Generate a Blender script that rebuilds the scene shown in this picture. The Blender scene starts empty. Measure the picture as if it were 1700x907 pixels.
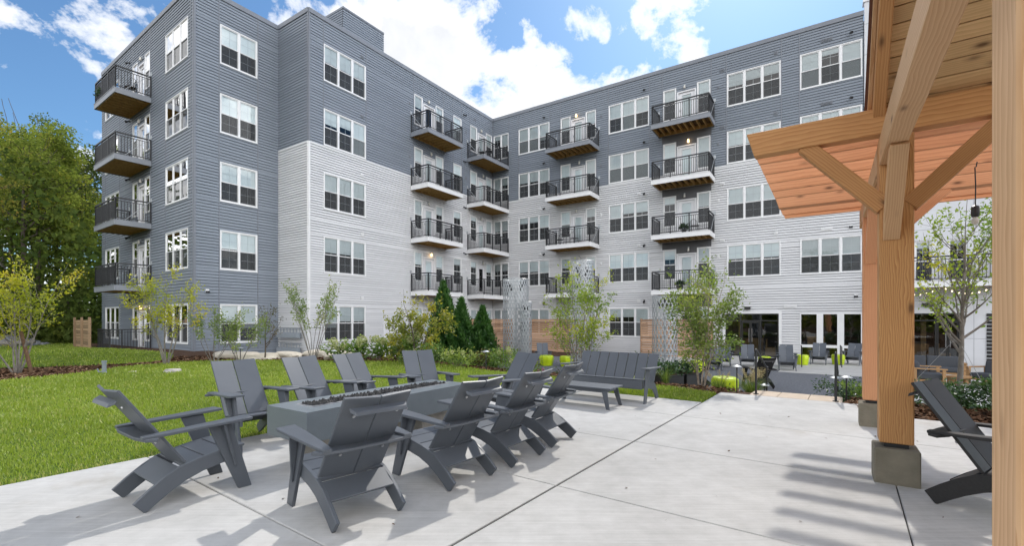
import bpy, bmesh, math, random
import numpy as np
from mathutils import Vector, Matrix, geometry

R = math.radians
SC = bpy.context.scene
COL = SC.collection
random.seed(7)
RNG = np.random.default_rng(11)

# ------------------------------------------------------------------ camera
cam_data = bpy.data.cameras.new('camera')
cam = bpy.data.objects.new('camera', cam_data)
COL.objects.link(cam)
cam.location = (0, 0, 1.5)
cam.rotation_euler = (R(90), 0, 0)
cam_data.sensor_width = 36.0
cam_data.lens = 16.33
cam_data.shift_y = 0.0444
cam_data.clip_start = 0.05
cam_data.clip_end = 3000
SC.camera = cam

# ------------------------------------------------------------------ sun, sky, exposure
SUN_AZ, SUN_EL = 28.0, 47.0          # azimuth clockwise from +Y
SKY_STRENGTH = 0.15
sun_data = bpy.data.lights.new('sun', 'SUN')
sun_data.energy = 2.0
sun_data.angle = R(1.2)
sun_data.color = (1.0, 0.955, 0.89)
sun = bpy.data.objects.new('sun', sun_data)
COL.objects.link(sun)
sun_dir = Vector((math.sin(R(SUN_AZ)) * math.cos(R(SUN_EL)), math.cos(R(SUN_AZ)) * math.cos(R(SUN_EL)), math.sin(R(SUN_EL))))
sun.rotation_euler = sun_dir.to_track_quat('Z', 'Y').to_euler()
sun.location = sun_dir * 60

world = bpy.data.worlds.new('World')
SC.world = world
world.use_nodes = True
SC.view_settings.view_transform = 'Standard'
SC.view_settings.look = 'None'
SC.view_settings.gamma = 1.0
SC.view_settings.use_curve_mapping = False
SC.view_settings.exposure = 0.50
SC.cycles.use_denoising = True
SC.cycles.max_bounces = 8
SC.cycles.transparent_max_bounces = 12
SC.cycles.sample_clamp_indirect = 6.0


class NT:
    """thin helper round a node tree"""
    def __init__(s, tree):
        s.t = tree; s.N = tree.nodes; s.L = tree.links
        for n in list(s.N): s.N.remove(n)
    def n(s, typ, **kw):
        nd = s.N.new(typ)
        for k, v in kw.items():
            if k.startswith('i_'):
                key = k[2:]
                key = int(key) if key.isdigit() else key.replace('_', ' ')
                nd.inputs[key].default_value = v
            else:
                setattr(nd, k, v)
        return nd
    def l(s, a, b): s.L.new(a, b)
    def math(s, op, a, b=None, c=None, clamp=False):
        nd = s.N.new('ShaderNodeMath'); nd.operation = op; nd.use_clamp = clamp
        for i, v in enumerate((a, b, c)):
            if v is None: continue
            if isinstance(v, (int, float)): nd.inputs[i].default_value = v
            else: s.L.new(v, nd.inputs[i])
        return nd.outputs[0]
    def mix(s, fac, a, b, blend='MIX'):
        nd = s.N.new('ShaderNodeMix'); nd.data_type = 'RGBA'; nd.blend_type = blend
        for i, v in ((0, fac), (6, a), (7, b)):
            if isinstance(v, (int, float)): nd.inputs[i].default_value = v
            elif isinstance(v, (tuple, list)): nd.inputs[i].default_value = (*v[:3], 1)
            else: s.L.new(v, nd.inputs[i])
        return nd.outputs[2]
    def ramp(s, fac, stops, interp='LINEAR'):
        nd = s.N.new('ShaderNodeValToRGB'); cr = nd.color_ramp; cr.interpolation = interp
        while len(cr.elements) < len(stops): cr.elements.new(0.5)
        for e, (p, c) in zip(cr.elements, stops):
            e.position = p
            e.color = (c, c, c, 1) if isinstance(c, (int, float)) else (*c[:3], 1)
        s.L.new(fac, nd.inputs[0])
        return nd.outputs[0]
    def noise(s, vec, scale, detail=3, rough=0.55, dist=0.0):
        nd = s.N.new('ShaderNodeTexNoise')
        nd.inputs['Scale'].default_value = scale; nd.inputs['Detail'].default_value = detail
        nd.inputs['Roughness'].default_value = rough; nd.inputs['Distortion'].default_value = dist
        if vec is not None: s.L.new(vec, nd.inputs['Vector'])
        return nd.outputs['Fac']
    def mapping(s, vec, scale=(1, 1, 1), rot=(0, 0, 0), loc=(0, 0, 0)):
        nd = s.N.new('ShaderNodeMapping')
        nd.inputs['Scale'].default_value = scale; nd.inputs['Rotation'].default_value = rot; nd.inputs['Location'].default_value = loc
        s.L.new(vec, nd.inputs['Vector'])
        return nd.outputs[0]


def build_world():
    nt = NT(world.node_tree)
    out = nt.n('ShaderNodeOutputWorld')
    bg = nt.n('ShaderNodeBackground')
    bg.inputs['Strength'].default_value = SKY_STRENGTH
    nt.l(bg.outputs[0], out.inputs[0])
    sky = nt.n('ShaderNodeTexSky')
    sky.sky_type = 'NISHITA'; sky.sun_disc = False
    sky.sun_elevation = R(SUN_EL); sky.sun_rotation = R(SUN_AZ)
    sky.air_density = 1.0; sky.dust_density = 0.6; sky.ozone_density = 2.2; sky.altitude = 50
    tc = nt.n('ShaderNodeTexCoord')
    d = tc.outputs['Generated']
    sep = nt.n('ShaderNodeSeparateXYZ'); nt.l(d, sep.inputs[0])
    zz = nt.math('MAXIMUM', nt.math('ADD', sep.outputs[2], 0.16), 0.03)
    px = nt.math('DIVIDE', sep.outputs[0], zz); py = nt.math('DIVIDE', sep.outputs[1], zz)
    cmb = nt.n('ShaderNodeCombineXYZ'); nt.l(px, cmb.inputs[0]); nt.l(py, cmb.inputs[1])
    n1 = nt.noise(cmb.outputs[0], 1.5, 9, 0.58, 0.25)
    n2 = nt.noise(d, 6.5, 10, 0.62, 0.2)
    dens = nt.math('ADD', nt.math('MULTIPLY', nt.math('SUBTRACT', n1, 0.5), 1.5), nt.math('MULTIPLY', nt.math('SUBTRACT', n2, 0.5), 2.1))
    # the cloud banks stand in these directions of the sky (azimuth from +Y, elevation, angular radius, weight)
    banks = CLOUDS
    for az, el, rad, w in banks:
        v = nt.n('ShaderNodeVectorMath', operation='DOT_PRODUCT')
        nt.l(d, v.inputs[0])
        v.inputs[1].default_value = (math.sin(R(az)) * math.cos(R(el)), math.cos(R(az)) * math.cos(R(el)), math.sin(R(el)))
        mr = nt.n('ShaderNodeMapRange', interpolation_type='SMOOTHSTEP')
        mr.inputs['From Min'].default_value = math.cos(R(rad)); mr.inputs['From Max'].default_value = math.cos(R(rad * 0.25))
        mr.inputs['To Min'].default_value = 0; mr.inputs['To Max'].default_value = w
        nt.l(v.outputs['Value'], mr.inputs['Value'])
        dens = nt.math('ADD', dens, mr.outputs[0])
    # extra cloud and brightness added away from the sun to fill the shaded facades
    sd = nt.n('ShaderNodeVectorMath', operation='DOT_PRODUCT'); nt.l(d, sd.inputs[0]); sd.inputs[1].default_value = tuple(sun_dir)
    mr = nt.n('ShaderNodeMapRange', interpolation_type='SMOOTHSTEP')
    mr.inputs['From Min'].default_value = 0.50; mr.inputs['From Max'].default_value = -0.10
    nt.l(sd.outputs['Value'], mr.inputs['Value'])
    away = mr.outputs[0]
    dens = nt.math('ADD', dens, nt.math('MULTIPLY', away, 0.34))
    cover = nt.ramp(dens, [(0.065, 0.0), (0.15, 0.5), (0.32, 1.0)])
    thick = nt.ramp(dens, [(0.22, 0.0), (0.62, 1.0)])
    inner = nt.noise(d, 9.0, 6, 0.6, 0.2)
    shade = nt.math('MULTIPLY', thick, nt.math('SUBTRACT', 1.05, inner))
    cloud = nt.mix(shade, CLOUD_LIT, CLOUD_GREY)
    # unseen bright cloud bank added at the right rear to light the shaded facades
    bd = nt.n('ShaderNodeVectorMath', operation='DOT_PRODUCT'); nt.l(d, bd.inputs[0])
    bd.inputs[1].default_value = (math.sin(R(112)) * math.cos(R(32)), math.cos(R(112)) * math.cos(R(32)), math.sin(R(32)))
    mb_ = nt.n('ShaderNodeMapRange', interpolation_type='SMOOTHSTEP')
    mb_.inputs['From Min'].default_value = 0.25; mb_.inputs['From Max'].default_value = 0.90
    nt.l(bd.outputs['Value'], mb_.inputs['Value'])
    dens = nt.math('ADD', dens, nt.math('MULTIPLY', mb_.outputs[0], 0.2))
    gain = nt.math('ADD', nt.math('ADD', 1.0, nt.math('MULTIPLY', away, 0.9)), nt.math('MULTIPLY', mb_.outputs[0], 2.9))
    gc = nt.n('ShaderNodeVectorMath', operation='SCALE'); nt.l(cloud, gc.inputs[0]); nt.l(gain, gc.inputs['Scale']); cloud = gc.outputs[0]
    fac = nt.math('MULTIPLY', cover, nt.ramp(sep.outputs[2], [(0.0, 0.35), (0.12, 0.96)]))
    bluer = nt.mix(1.0, sky.outputs[0], (0.47, 0.63, 0.72), 'MULTIPLY')
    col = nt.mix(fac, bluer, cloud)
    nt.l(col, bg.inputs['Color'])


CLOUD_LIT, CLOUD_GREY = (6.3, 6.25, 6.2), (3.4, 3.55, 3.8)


def sky_at(px, py, rad, w):
    """direction of a point of the sky seen at this place of the photograph"""
    x, y, z = (px - 850) / 771, 1.0, (529 - py) / 771
    return (math.degrees(math.atan2(x, y)), math.degrees(math.atan2(z, math.hypot(x, y))), rad, w)


CLOUDS = [sky_at(790, 140, 12, .28), sky_at(940, 130, 8, .30), sky_at(690, 60, 8, .20), sky_at(560, 0, 8, .16), sky_at(620, 120, 8, .20), sky_at(440, 10, 5, .12),
          sky_at(880, 30, 5, -.10), sky_at(960, 40, 6, -.20), sky_at(800, 15, 5, -.12), sky_at(1140, 25, 7, .30), sky_at(1015, 50, 2.2, .14),
          sky_at(1340, 40, 7, -.22), sky_at(1380, 8, 3, .12), sky_at(70, 75, 5, .13), sky_at(190, 12, 5, .18), sky_at(170, 95, 4, .10), sky_at(250, 60, 4, .12), sky_at(300, 10, 4, .12),
          sky_at(120, 130, 3.5, .10), sky_at(60, 170, 5, -.08), sky_at(110, 215, 4, .14), sky_at(30, 10, 4, -.10)]
build_world()

# ------------------------------------------------------------------ mesh helpers
def link(o, parent=None):
    COL.objects.link(o)
    if parent is not None: o.parent = parent
    return o


def mesh_np(name, verts, faces, mat=None, parent=None, attr=None, smooth=False, loc=None):
    """mesh from numpy arrays; faces is (n,3) or (n,4)"""
    me = bpy.data.meshes.new(name)
    verts = np.asarray(verts, dtype=np.float32); faces = np.asarray(faces, dtype=np.int32)
    k = faces.shape[1]; nf = len(faces)
    me.vertices.add(len(verts)); me.vertices.foreach_set('co', verts.ravel())
    me.loops.add(nf * k); me.loops.foreach_set('vertex_index', faces.ravel())
    me.polygons.add(nf)
    me.polygons.foreach_set('loop_start', np.arange(0, nf * k, k, dtype=np.int32))
    me.polygons.foreach_set('loop_total', np.full(nf, k, dtype=np.int32))
    if smooth: me.polygons.foreach_set('use_smooth', np.ones(nf, dtype=bool))
    if attr is not None:
        a = me.attributes.new('rnd', 'FLOAT', 'FACE'); a.data.foreach_set('value', np.asarray(attr, dtype=np.float32))
    me.update(calc_edges=True)
    if mat: me.materials.append(mat)
    o = bpy.data.objects.new(name, me)
    if loc is not None: o.location = loc
    return link(o, parent)


class MB:
    """collects shapes into ONE mesh"""
    def __init__(s, M=None):
        s.v = []; s.f = []; s.m = []; s.M = M or Matrix.Identity(4); s.mi = 0
    def add(s, vs, fs):
        k = len(s.v)
        s.v += [s.M @ Vector(p) for p in vs]
        for f in fs:
            s.f.append([i + k for i in f]); s.m.append(s.mi)
        return s
    def box(s, c, d, rot=None):
        hx, hy, hz = d[0] / 2, d[1] / 2, d[2] / 2
        ps = [Vector((x * hx, y * hy, z * hz)) for z in (-1, 1) for y in (-1, 1) for x in (-1, 1)]
        if rot is not None: ps = [rot @ p for p in ps]
        c = Vector(c)
        return s.add([p + c for p in ps], [(0, 2, 3, 1), (4, 5, 7, 6), (0, 1, 5, 4), (2, 6, 7, 3), (0, 4, 6, 2), (1, 3, 7, 5)])
    def box2(s, a, b):
        return s.box([(a[i] + b[i]) / 2 for i in range(3)], [abs(b[i] - a[i]) for i in range(3)])
    def prism(s, pts, off):
        """closed outline (list of 3D points) pushed along off"""
        n = len(pts); off = Vector(off)
        vs = [Vector(p) for p in pts] + [Vector(p) + off for p in pts]
        fs = [tuple(range(n - 1, -1, -1)), tuple(range(n, 2 * n))] + [(i, (i + 1) % n, n + (i + 1) % n, n + i) for i in range(n)]
        return s.add(vs, fs)
    def bar(s, p, q, w, h, up=(0, 0, 1)):
        p, q = Vector(p), Vector(q); d = (q - p); L = d.length; d.normalize()
        up = Vector(up)
        side = d.cross(up)
        if side.length < 1e-4: side = d.cross(Vector((1, 0, 0)))
        side.normalize(); u = side.cross(d)
        pts = [p + side * (x * w / 2) + u * (z * h / 2) for x, z in ((-1, -1), (1, -1), (1, 1), (-1, 1))]
        return s.prism(pts, d * L)
    def tube(s, pts, r, n=6, cap=True):
        pts = [Vector(p) for p in pts]
        rs = r if isinstance(r, (list, tuple)) else [r] * len(pts)
        rings = []
        vs = []
        prev = None
        for i, p in enumerate(pts):
            d = (pts[min(i + 1, len(pts) - 1)] - pts[max(i - 1, 0)]).normalized()
            a = Vector((0, 0, 1)) if abs(d.z) < 0.9 else Vector((1, 0, 0))
            if prev is not None: a = prev
            x = (a - d * a.dot(d))
            if x.length < 1e-5: x = d.orthogonal()
            x.normalize(); y = d.cross(x); prev = x
            vs += [p + (x * math.cos(2 * math.pi * k / n) + y * math.sin(2 * math.pi * k / n)) * rs[i] for k in range(n)]
        fs = []
        for i in range(len(pts) - 1):
            for k in range(n):
                k2 = (k + 1) % n
                fs.append((i * n + k, i * n + k2, (i + 1) * n + k2, (i + 1) * n + k))
        if cap:
            fs.append(tuple(range(n - 1, -1, -1))); b = (len(pts) - 1) * n
            fs.append(tuple(range(b, b + n)))
        return s.add(vs, fs)
    def lathe(s, prof, n=20, c=(0, 0, 0)):
        """profile of (radius, z)"""
        vs = []; fs = []
        for r, z in prof:
            vs += [(c[0] + r * math.cos(2 * math.pi * k / n), c[1] + r * math.sin(2 * math.pi * k / n), c[2] + z) for k in range(n)]
        for i in range(len(prof) - 1):
            for k in range(n):
                k2 = (k + 1) % n
                fs.append((i * n + k, i * n + k2, (i + 1) * n + k2, (i + 1) * n + k))
        fs.append(tuple(range(n - 1, -1, -1))); b = (len(prof) - 1) * n
        fs.append(tuple(range(b, b + n)))
        return s.add(vs, fs)
    def build(s, name, mat, parent=None, bevel=0, smooth=False, origin=None, seg=1):
        me = bpy.data.meshes.new(name)
        o0 = Vector(origin) if origin is not None else Vector((0, 0, 0))
        me.from_pydata([tuple(v - o0) for v in s.v], [], s.f)
        mats = mat if isinstance(mat, (list, tuple)) else [mat]
        for m in mats: me.materials.append(m)
        if len(mats) > 1: me.polygons.foreach_set('material_index', s.m)
        if smooth: me.polygons.foreach_set('use_smooth', [True] * len(me.polygons))
        me.update()
        o = bpy.data.objects.new(name, me)
        o.location = o0
        link(o, parent)
        if bevel:
            md = o.modifiers.new('bevel', 'BEVEL'); md.width = bevel; md.segments = seg; md.limit_method = 'ANGLE'; md.angle_limit = R(40)
        return o


def tag(o, label, cat, group=None, kind=None):
    if label: o['label'] = label
    if cat: o['category'] = cat
    if group: o['group'] = group
    if kind: o['kind'] = kind
    return o


def thing(name, label, cat, loc=(0, 0, 0), rz=0.0, group=None):
    o = bpy.data.objects.new(name, None); link(o)
    o.empty_display_size = 0.2
    o.location = loc; o.rotation_euler = (0, 0, rz)
    return tag(o, label, cat, group)


def dup(root, loc=None, rz=None, label=None, group=None, scale=None, mats=None):
    """copy a thing, its parts and their sub-parts"""
    r = root.copy(); COL.objects.link(r)
    if loc is not None: r.location = loc
    if rz is not None: r.rotation_euler = (0, 0, rz)
    if scale is not None: r.scale = (scale,) * 3 if isinstance(scale, (int, float)) else scale
    if label: r['label'] = label
    if group: r['group'] = group
    def kids(a, b):
        for ch in list(a.children):
            c = ch.copy(); COL.objects.link(c); c.parent = b
            if mats:
                for sl in c.material_slots:
                    if sl.material and sl.material.name in mats:
                        sl.link = 'OBJECT'; sl.material = mats[sl.material.name]
            kids(ch, c)
    src = list(root.children)
    kids(root, r)
    return r


def structure(o):
    o['kind'] = 'structure'; return o


def frame(angle):
    """ground frame turned clockwise from +Y: returns (n, d) with d ahead and n to its right hand"""
    a = R(angle)
    return Vector((math.cos(a), -math.sin(a), 0)), Vector((math.sin(a), math.cos(a), 0))


PN, PD = frame(36.0)      # patio
GN, GD = frame(34.5)      # pergola


def pat(a, b, z=0.0): return PN * a + PD * b + Vector((0, 0, z))
def per(a, b, z=0.0): return GN * a + GD * b + Vector((0, 0, z))
def face_az(az): return -R(az)       # rotation about Z that turns local +Y to this azimuth
# ------------------------------------------------------------------ materials
def new_mat(name):
    m = bpy.data.materials.new(name); m.use_nodes = True
    nt = NT(m.node_tree)
    out = nt.n('ShaderNodeOutputMaterial')
    return m, nt, out


def bsdf(nt, out, rough=0.6, spec=0.5, metal=0.0, col=None):
    b = nt.n('ShaderNodeBsdfPrincipled')
    b.inputs['Roughness'].default_value = rough
    b.inputs['Specular IOR Level'].default_value = spec
    b.inputs['Metallic'].default_value = metal
    if col is not None:
        if isinstance(col, (tuple, list)): b.inputs['Base Color'].default_value = (*col[:3], 1)
        else: nt.l(col, b.inputs['Base Color'])
    nt.l(b.outputs[0], out.inputs[0])
    return b


def bump(nt, b, h, strength=0.3, dist=0.01):
    bp = nt.n('ShaderNodeBump'); bp.inputs['Strength'].default_value = strength; bp.inputs['Distance'].default_value = dist
    nt.l(h, bp.inputs['Height']); nt.l(bp.outputs[0], b.inputs['Normal'])


def obj_co(nt):
    return nt.n('ShaderNodeTexCoord').outputs['Object']


def varied(name, c1, c2, scale=6, rough=0.6, spec=0.5, metal=0.0, bmp=0.0, bscale=60, bdist=0.004, detail=4, rnd=0.0):
    m, nt, out = new_mat(name)
    co = obj_co(nt)
    f = nt.ramp(nt.noise(co, scale, detail, 0.6), [(0.3, 0.0), (0.7, 1.0)])
    col = nt.mix(f, c1, c2)
    if rnd:
        oi = nt.n('ShaderNodeObjectInfo')
        k = nt.math('ADD', nt.math('MULTIPLY', oi.outputs['Random'], rnd), 1 - rnd / 2)
        hsv = nt.n('ShaderNodeHueSaturation'); nt.l(k, hsv.inputs['Value']); nt.l(col, hsv.inputs['Color']); col = hsv.outputs[0]
    b = bsdf(nt, out, rough, spec, metal, col)
    if bmp: bump(nt, b, nt.noise(co, bscale, 4, 0.6), bmp, bdist)
    return m


def wood(name, light, dark, knot=(0.10, 0.045, 0.02), rough=0.6, scale=1.0, contrast=1.0, figure=0.7, var=0.24):
    """timber: grain runs along the object's own X"""
    m, nt, out = new_mat(name)
    co = obj_co(nt)
    oi = nt.n('ShaderNodeObjectInfo')
    off = nt.n('ShaderNodeVectorMath', operation='SCALE')
    cm = nt.n('ShaderNodeCombineXYZ')
    nt.l(oi.outputs['Random'], cm.inputs[0]); nt.l(oi.outputs['Random'], cm.inputs[1]); cm.inputs[2].default_value = 0.3
    nt.l(cm.outputs[0], off.inputs[0]); off.inputs['Scale'].default_value = 9.0
    add = nt.n('ShaderNodeVectorMath', operation='ADD'); nt.l(co, add.inputs[0]); nt.l(off.outputs[0], add.inputs[1])
    v = add.outputs[0]
    warp = nt.noise(nt.mapping(v, (1.3 * scale, 5 * scale, 5 * scale)), 1.2, 3, 0.5)
    st = nt.mapping(v, (0.5 * scale, 19 * scale, 19 * scale))
    a2 = nt.n('ShaderNodeVectorMath', operation='ADD'); nt.l(st, a2.inputs[0])
    wv = nt.n('ShaderNodeCombineXYZ')
    w5 = nt.math('MULTIPLY', warp, figure)
    nt.l(w5, wv.inputs[1]); nt.l(w5, wv.inputs[2]); nt.l(wv.outputs[0], a2.inputs[1])
    wave = nt.n('ShaderNodeTexWave', wave_type='RINGS', rings_direction='X', wave_profile='SAW')
    wave.inputs['Scale'].default_value = 1.1; wave.inputs['Distortion'].default_value = 1.2; wave.inputs['Detail'].default_value = 2
    nt.l(a2.outputs[0], wave.inputs['Vector'])
    fine = nt.noise(nt.mapping(v, (3 * scale, 90 * scale, 90 * scale)), 1.0, 3, 0.7)
    g = nt.math('ADD', nt.math('MULTIPLY', wave.outputs['Fac'], 0.62 * contrast), nt.math('MULTIPLY', fine, 0.38))
    col = nt.mix(nt.ramp(g, [(0.25, 0.0), (0.85, 1.0)]), light, dark)
    patch = nt.noise(v, 1.7, 2)
    col = nt.mix(nt.math('MULTIPLY', patch, 0.25), col, tuple(x * 0.7 for x in dark))
    vo = nt.n('ShaderNodeTexVoronoi', feature='F1'); vo.inputs['Scale'].default_value = 1.0
    nt.l(nt.mapping(v, (2.2 * scale, 5.5 * scale, 5.5 * scale)), vo.inputs['Vector'])
    kn = nt.ramp(vo.outputs['Distance'], [(0.05, 1.0), (0.13, 0.25), (0.2, 0.0)])
    col = nt.mix(nt.math('MULTIPLY', kn, 0.85), col, knot)
    k = nt.math('ADD', nt.math('MULTIPLY', oi.outputs['Random'], var), 1.0 - var / 2)
    hsv = nt.n('ShaderNodeHueSaturation'); nt.l(k, hsv.inputs['Value']); nt.l(col, hsv.inputs['Color'])
    b = bsdf(nt, out, rough, 0.3, 0, hsv.outputs[0])
    bump(nt, b, g, 0.25, 0.003)
    return m


def leaf(name, c1, c2, c3=None, trans=0.4, gloss=0.04):
    m, nt, out = new_mat(name)
    at = nt.n('ShaderNodeAttribute', attribute_name='rnd')
    stops = [(0.0, c1), (0.75, c2)] + ([(1.0, c3)] if c3 else [])
    col = nt.ramp(at.outputs['Fac'], stops)
    d = nt.n('ShaderNodeBsdfDiffuse'); nt.l(col, d.inputs[0])
    t = nt.n('ShaderNodeBsdfTranslucent')
    br = nt.mix(1.0, col, (1.22, 1.28, 0.80), 'MULTIPLY'); nt.l(br, t.inputs[0])
    mx = nt.n('ShaderNodeMixShader'); mx.inputs[0].default_value = trans
    nt.l(d.outputs[0], mx.inputs[1]); nt.l(t.outputs[0], mx.inputs[2])
    g = nt.n('ShaderNodeBsdfGlossy'); g.inputs['Roughness'].default_value = 0.42
    m2 = nt.n('ShaderNodeMixShader'); m2.inputs[0].default_value = gloss
    nt.l(mx.outputs[0], m2.inputs[1]); nt.l(g.outputs[0], m2.inputs[2])
    nt.l(m2.outputs[0], out.inputs[0])
    return m


def emit(name, col, strength):
    m, nt, out = new_mat(name)
    e = nt.n('ShaderNodeEmission'); e.inputs[0].default_value = (*col, 1); e.inputs[1].default_value = strength
    nt.l(e.outputs[0], out.inputs[0])
    return m


def siding(name, c, c_dark, rough, course):
    """painted lap boards: faint grain, butt joints between boards, rain streaks"""
    m, nt, out = new_mat(name)
    co = nt.n('ShaderNodeNewGeometry').outputs['Position']
    grain = nt.noise(nt.mapping(co, (3, 3, 60)), 1.0, 4, 0.6)
    big = nt.noise(nt.mapping(co, (0.5, 0.5, 0.16)), 1.0, 3, 0.6)
    f = nt.math('ADD', nt.math('MULTIPLY', grain, 0.45), nt.math('MULTIPLY', big, 0.55))
    col = nt.mix(nt.ramp(f, [(0.35, 0.0), (0.68, 1.0)]), c, c_dark)
    # every board takes the paint a little differently
    sp = nt.n('ShaderNodeSeparateXYZ'); nt.l(co, sp.inputs[0])
    row = nt.math('FLOOR', nt.math('DIVIDE', nt.math('ADD', sp.outputs[2], 0.95), course))
    du = nt.n('ShaderNodeVectorMath', operation='DOT_PRODUCT'); nt.l(co, du.inputs[0]); du.inputs[1].default_value = (0.833 + 0.5532, 0.833 - 0.5532, 0)
    wn = nt.n('ShaderNodeTexWhiteNoise', noise_dimensions='1D'); nt.l(row, wn.inputs['W'])
    seg = nt.math('FLOOR', nt.math('ADD', nt.math('DIVIDE', du.outputs['Value'], 3.66), nt.math('MULTIPLY', wn.outputs['Value'], 7.0)))
    cv = nt.n('ShaderNodeCombineXYZ'); nt.l(row, cv.inputs[0]); nt.l(seg, cv.inputs[1])
    w2 = nt.n('ShaderNodeTexWhiteNoise', noise_dimensions='2D'); nt.l(cv.outputs[0], w2.inputs['Vector'])
    hs = nt.n('ShaderNodeHueSaturation'); nt.l(nt.math('ADD', nt.math('MULTIPLY', w2.outputs['Value'], 0.11), 0.945), hs.inputs['Value']); nt.l(col, hs.inputs['Color'])
    b = bsdf(nt, out, rough, 0.35, 0, hs.outputs[0])
    bump(nt, b, grain, 0.12, 0.002)
    return m


M = {}
M['siding_grey'] = siding('grey_lap_siding', (0.224, 0.252, 0.292), (0.204, 0.231, 0.269), 0.55, 0.14)
M['siding_white'] = siding('white_lap_siding', (0.66, 0.663, 0.675), (0.61, 0.613, 0.625), 0.5, 0.125)
M['panel_white'] = varied('white_panel', (0.66, 0.67, 0.70), (0.60, 0.61, 0.64), 1.2, 0.5)
M['panel_dark'] = varied('dark_grey_panel', (0.105, 0.105, 0.112), (0.092, 0.092, 0.098), 1.5, 0.6)
M['trim_grey'] = varied('grey_trim', (0.20, 0.215, 0.245), (0.18, 0.195, 0.225), 2.0, 0.5)
M['trim_white'] = varied('white_trim', (0.78, 0.78, 0.78), (0.72, 0.72, 0.73), 2.0, 0.4)
M['vinyl'] = varied('white_window_vinyl', (0.80, 0.80, 0.80), (0.75, 0.75, 0.76), 3.0, 0.3)
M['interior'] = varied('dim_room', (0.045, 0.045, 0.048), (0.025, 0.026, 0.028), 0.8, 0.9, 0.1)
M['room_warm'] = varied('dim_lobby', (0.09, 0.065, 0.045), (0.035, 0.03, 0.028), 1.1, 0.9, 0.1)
M['screen'] = varied('insect_screen', (0.075, 0.078, 0.083), (0.062, 0.065, 0.07), 30, 0.8, 0.2)
M['door_white'] = varied('white_door_paint', (0.74, 0.74, 0.76), (0.70, 0.70, 0.72), 2.0, 0.35)
M['black_metal'] = varied('black_powder_coat', (0.018, 0.019, 0.022), (0.028, 0.029, 0.033), 20, 0.42, 0.5)
M['bronze'] = varied('dark_bronze_frame', (0.016, 0.016, 0.017), (0.024, 0.023, 0.022), 12, 0.35, 0.5)
M['fascia_grey'] = varied('grey_fascia', (0.25, 0.265, 0.295), (0.22, 0.235, 0.265), 3, 0.5)
M['soffit_wood'] = varied('treated_lumber', (0.54, 0.345, 0.13), (0.38, 0.235, 0.085), 9, 0.7, 0.2, bmp=0.2)
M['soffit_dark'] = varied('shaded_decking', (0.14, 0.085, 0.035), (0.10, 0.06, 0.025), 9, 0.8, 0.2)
M['galv'] = varied('galvanised_steel', (0.44, 0.46, 0.48), (0.34, 0.36, 0.38), 30, 0.42, 0.5, 0.3)
M['steel'] = varied('stainless_steel', (0.62, 0.62, 0.63), (0.5, 0.5, 0.52), 20, 0.3, 0.5, 0.9)
M['foundation'] = varied('pale_foundation_concrete', (0.46, 0.46, 0.48), (0.36, 0.36, 0.38), 1.5, 0.85, 0.2, bmp=0.3, bscale=40)
M['plastic_dark'] = varied('slate_recycled_plastic', (0.094, 0.105, 0.123), (0.081, 0.091, 0.107), 2.5, 0.44, 0.5, bmp=0.10, bscale=350, bdist=0.001, rnd=.14)
M['plastic_black'] = varied('charcoal_recycled_plastic', (0.030, 0.029, 0.029), (0.023, 0.022, 0.022), 50, 0.55, 0.3, bmp=0.10, bscale=350, bdist=0.001)
M['fire_paint'] = varied('slate_powder_coat', (0.150, 0.175, 0.195), (0.135, 0.158, 0.177), 8, 0.36, 0.65, bmp=0.06, bscale=400, bdist=0.001)
M['block'] = varied('cast_concrete_block', (0.34, 0.32, 0.29), (0.24, 0.225, 0.20), 7, 0.85, 0.2, bmp=0.5, bscale=70)
M['lava'] = varied('black_lava', (0.012, 0.012, 0.013), (0.035, 0.034, 0.034), 25, 0.55, 0.5, bmp=0.6, bscale=90)
M['fir'] = wood('douglas_fir', (0.58, 0.31, 0.125), (0.42, 0.185, 0.065))
M['fir_flame'] = wood('flame_grained_fir', (0.60, 0.33, 0.13), (0.37, 0.16, 0.055), figure=1.5)
M['fir_pale'] = wood('pale_sawn_fir', (0.66, 0.42, 0.235), (0.52, 0.29, 0.14), rough=0.65)
M['fir_red'] = wood('red_fir_board', (0.70, 0.36, 0.19), (0.56, 0.25, 0.12), rough=0.6)
M['pine'] = wood('knotty_pine_board', (0.74, 0.50, 0.26), (0.60, 0.38, 0.175), rough=0.7)
M['cedar'] = wood('cedar_slat', (0.46, 0.30, 0.195), (0.32, 0.19, 0.115), rough=0.7, var=.7)
M['tan_slat'] = wood('tan_slat', (0.34, 0.235, 0.145), (0.26, 0.17, 0.10), rough=0.75, var=.6)
M['teak'] = wood('teak', (0.44, 0.27, 0.13), (0.33, 0.18, 0.08))
M['footing'] = varied('post_footing_concrete', (0.25, 0.225, 0.175), (0.175, 0.157, 0.12), 5, 0.9, 0.2, bmp=0.5, bscale=55, bdist=0.006)
M['shingle'] = varied('roof_shingle', (0.16, 0.075, 0.05), (0.10, 0.05, 0.04), 14, 0.9, 0.1)
M['lime'] = varied('lime_green_plastic', (0.50, 0.64, 0.012), (0.45, 0.58, 0.010), 3, 0.35, 0.5)
M['limestone'] = varied('pale_limestone', (0.60, 0.55, 0.46), (0.46, 0.41, 0.34), 4, 0.85, 0.2, bmp=0.5, bscale=25, bdist=0.01)
M['tread'] = varied('buff_stone_tread', (0.58, 0.48, 0.38), (0.48, 0.39, 0.30), 5, 0.85, 0.2, bmp=0.4, bscale=40)
M['fieldstone'] = varied('fieldstone', (0.46, 0.43, 0.39), (0.30, 0.28, 0.26), 5, 0.85, 0.2, bmp=0.5, bscale=20, bdist=0.01)
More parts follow.
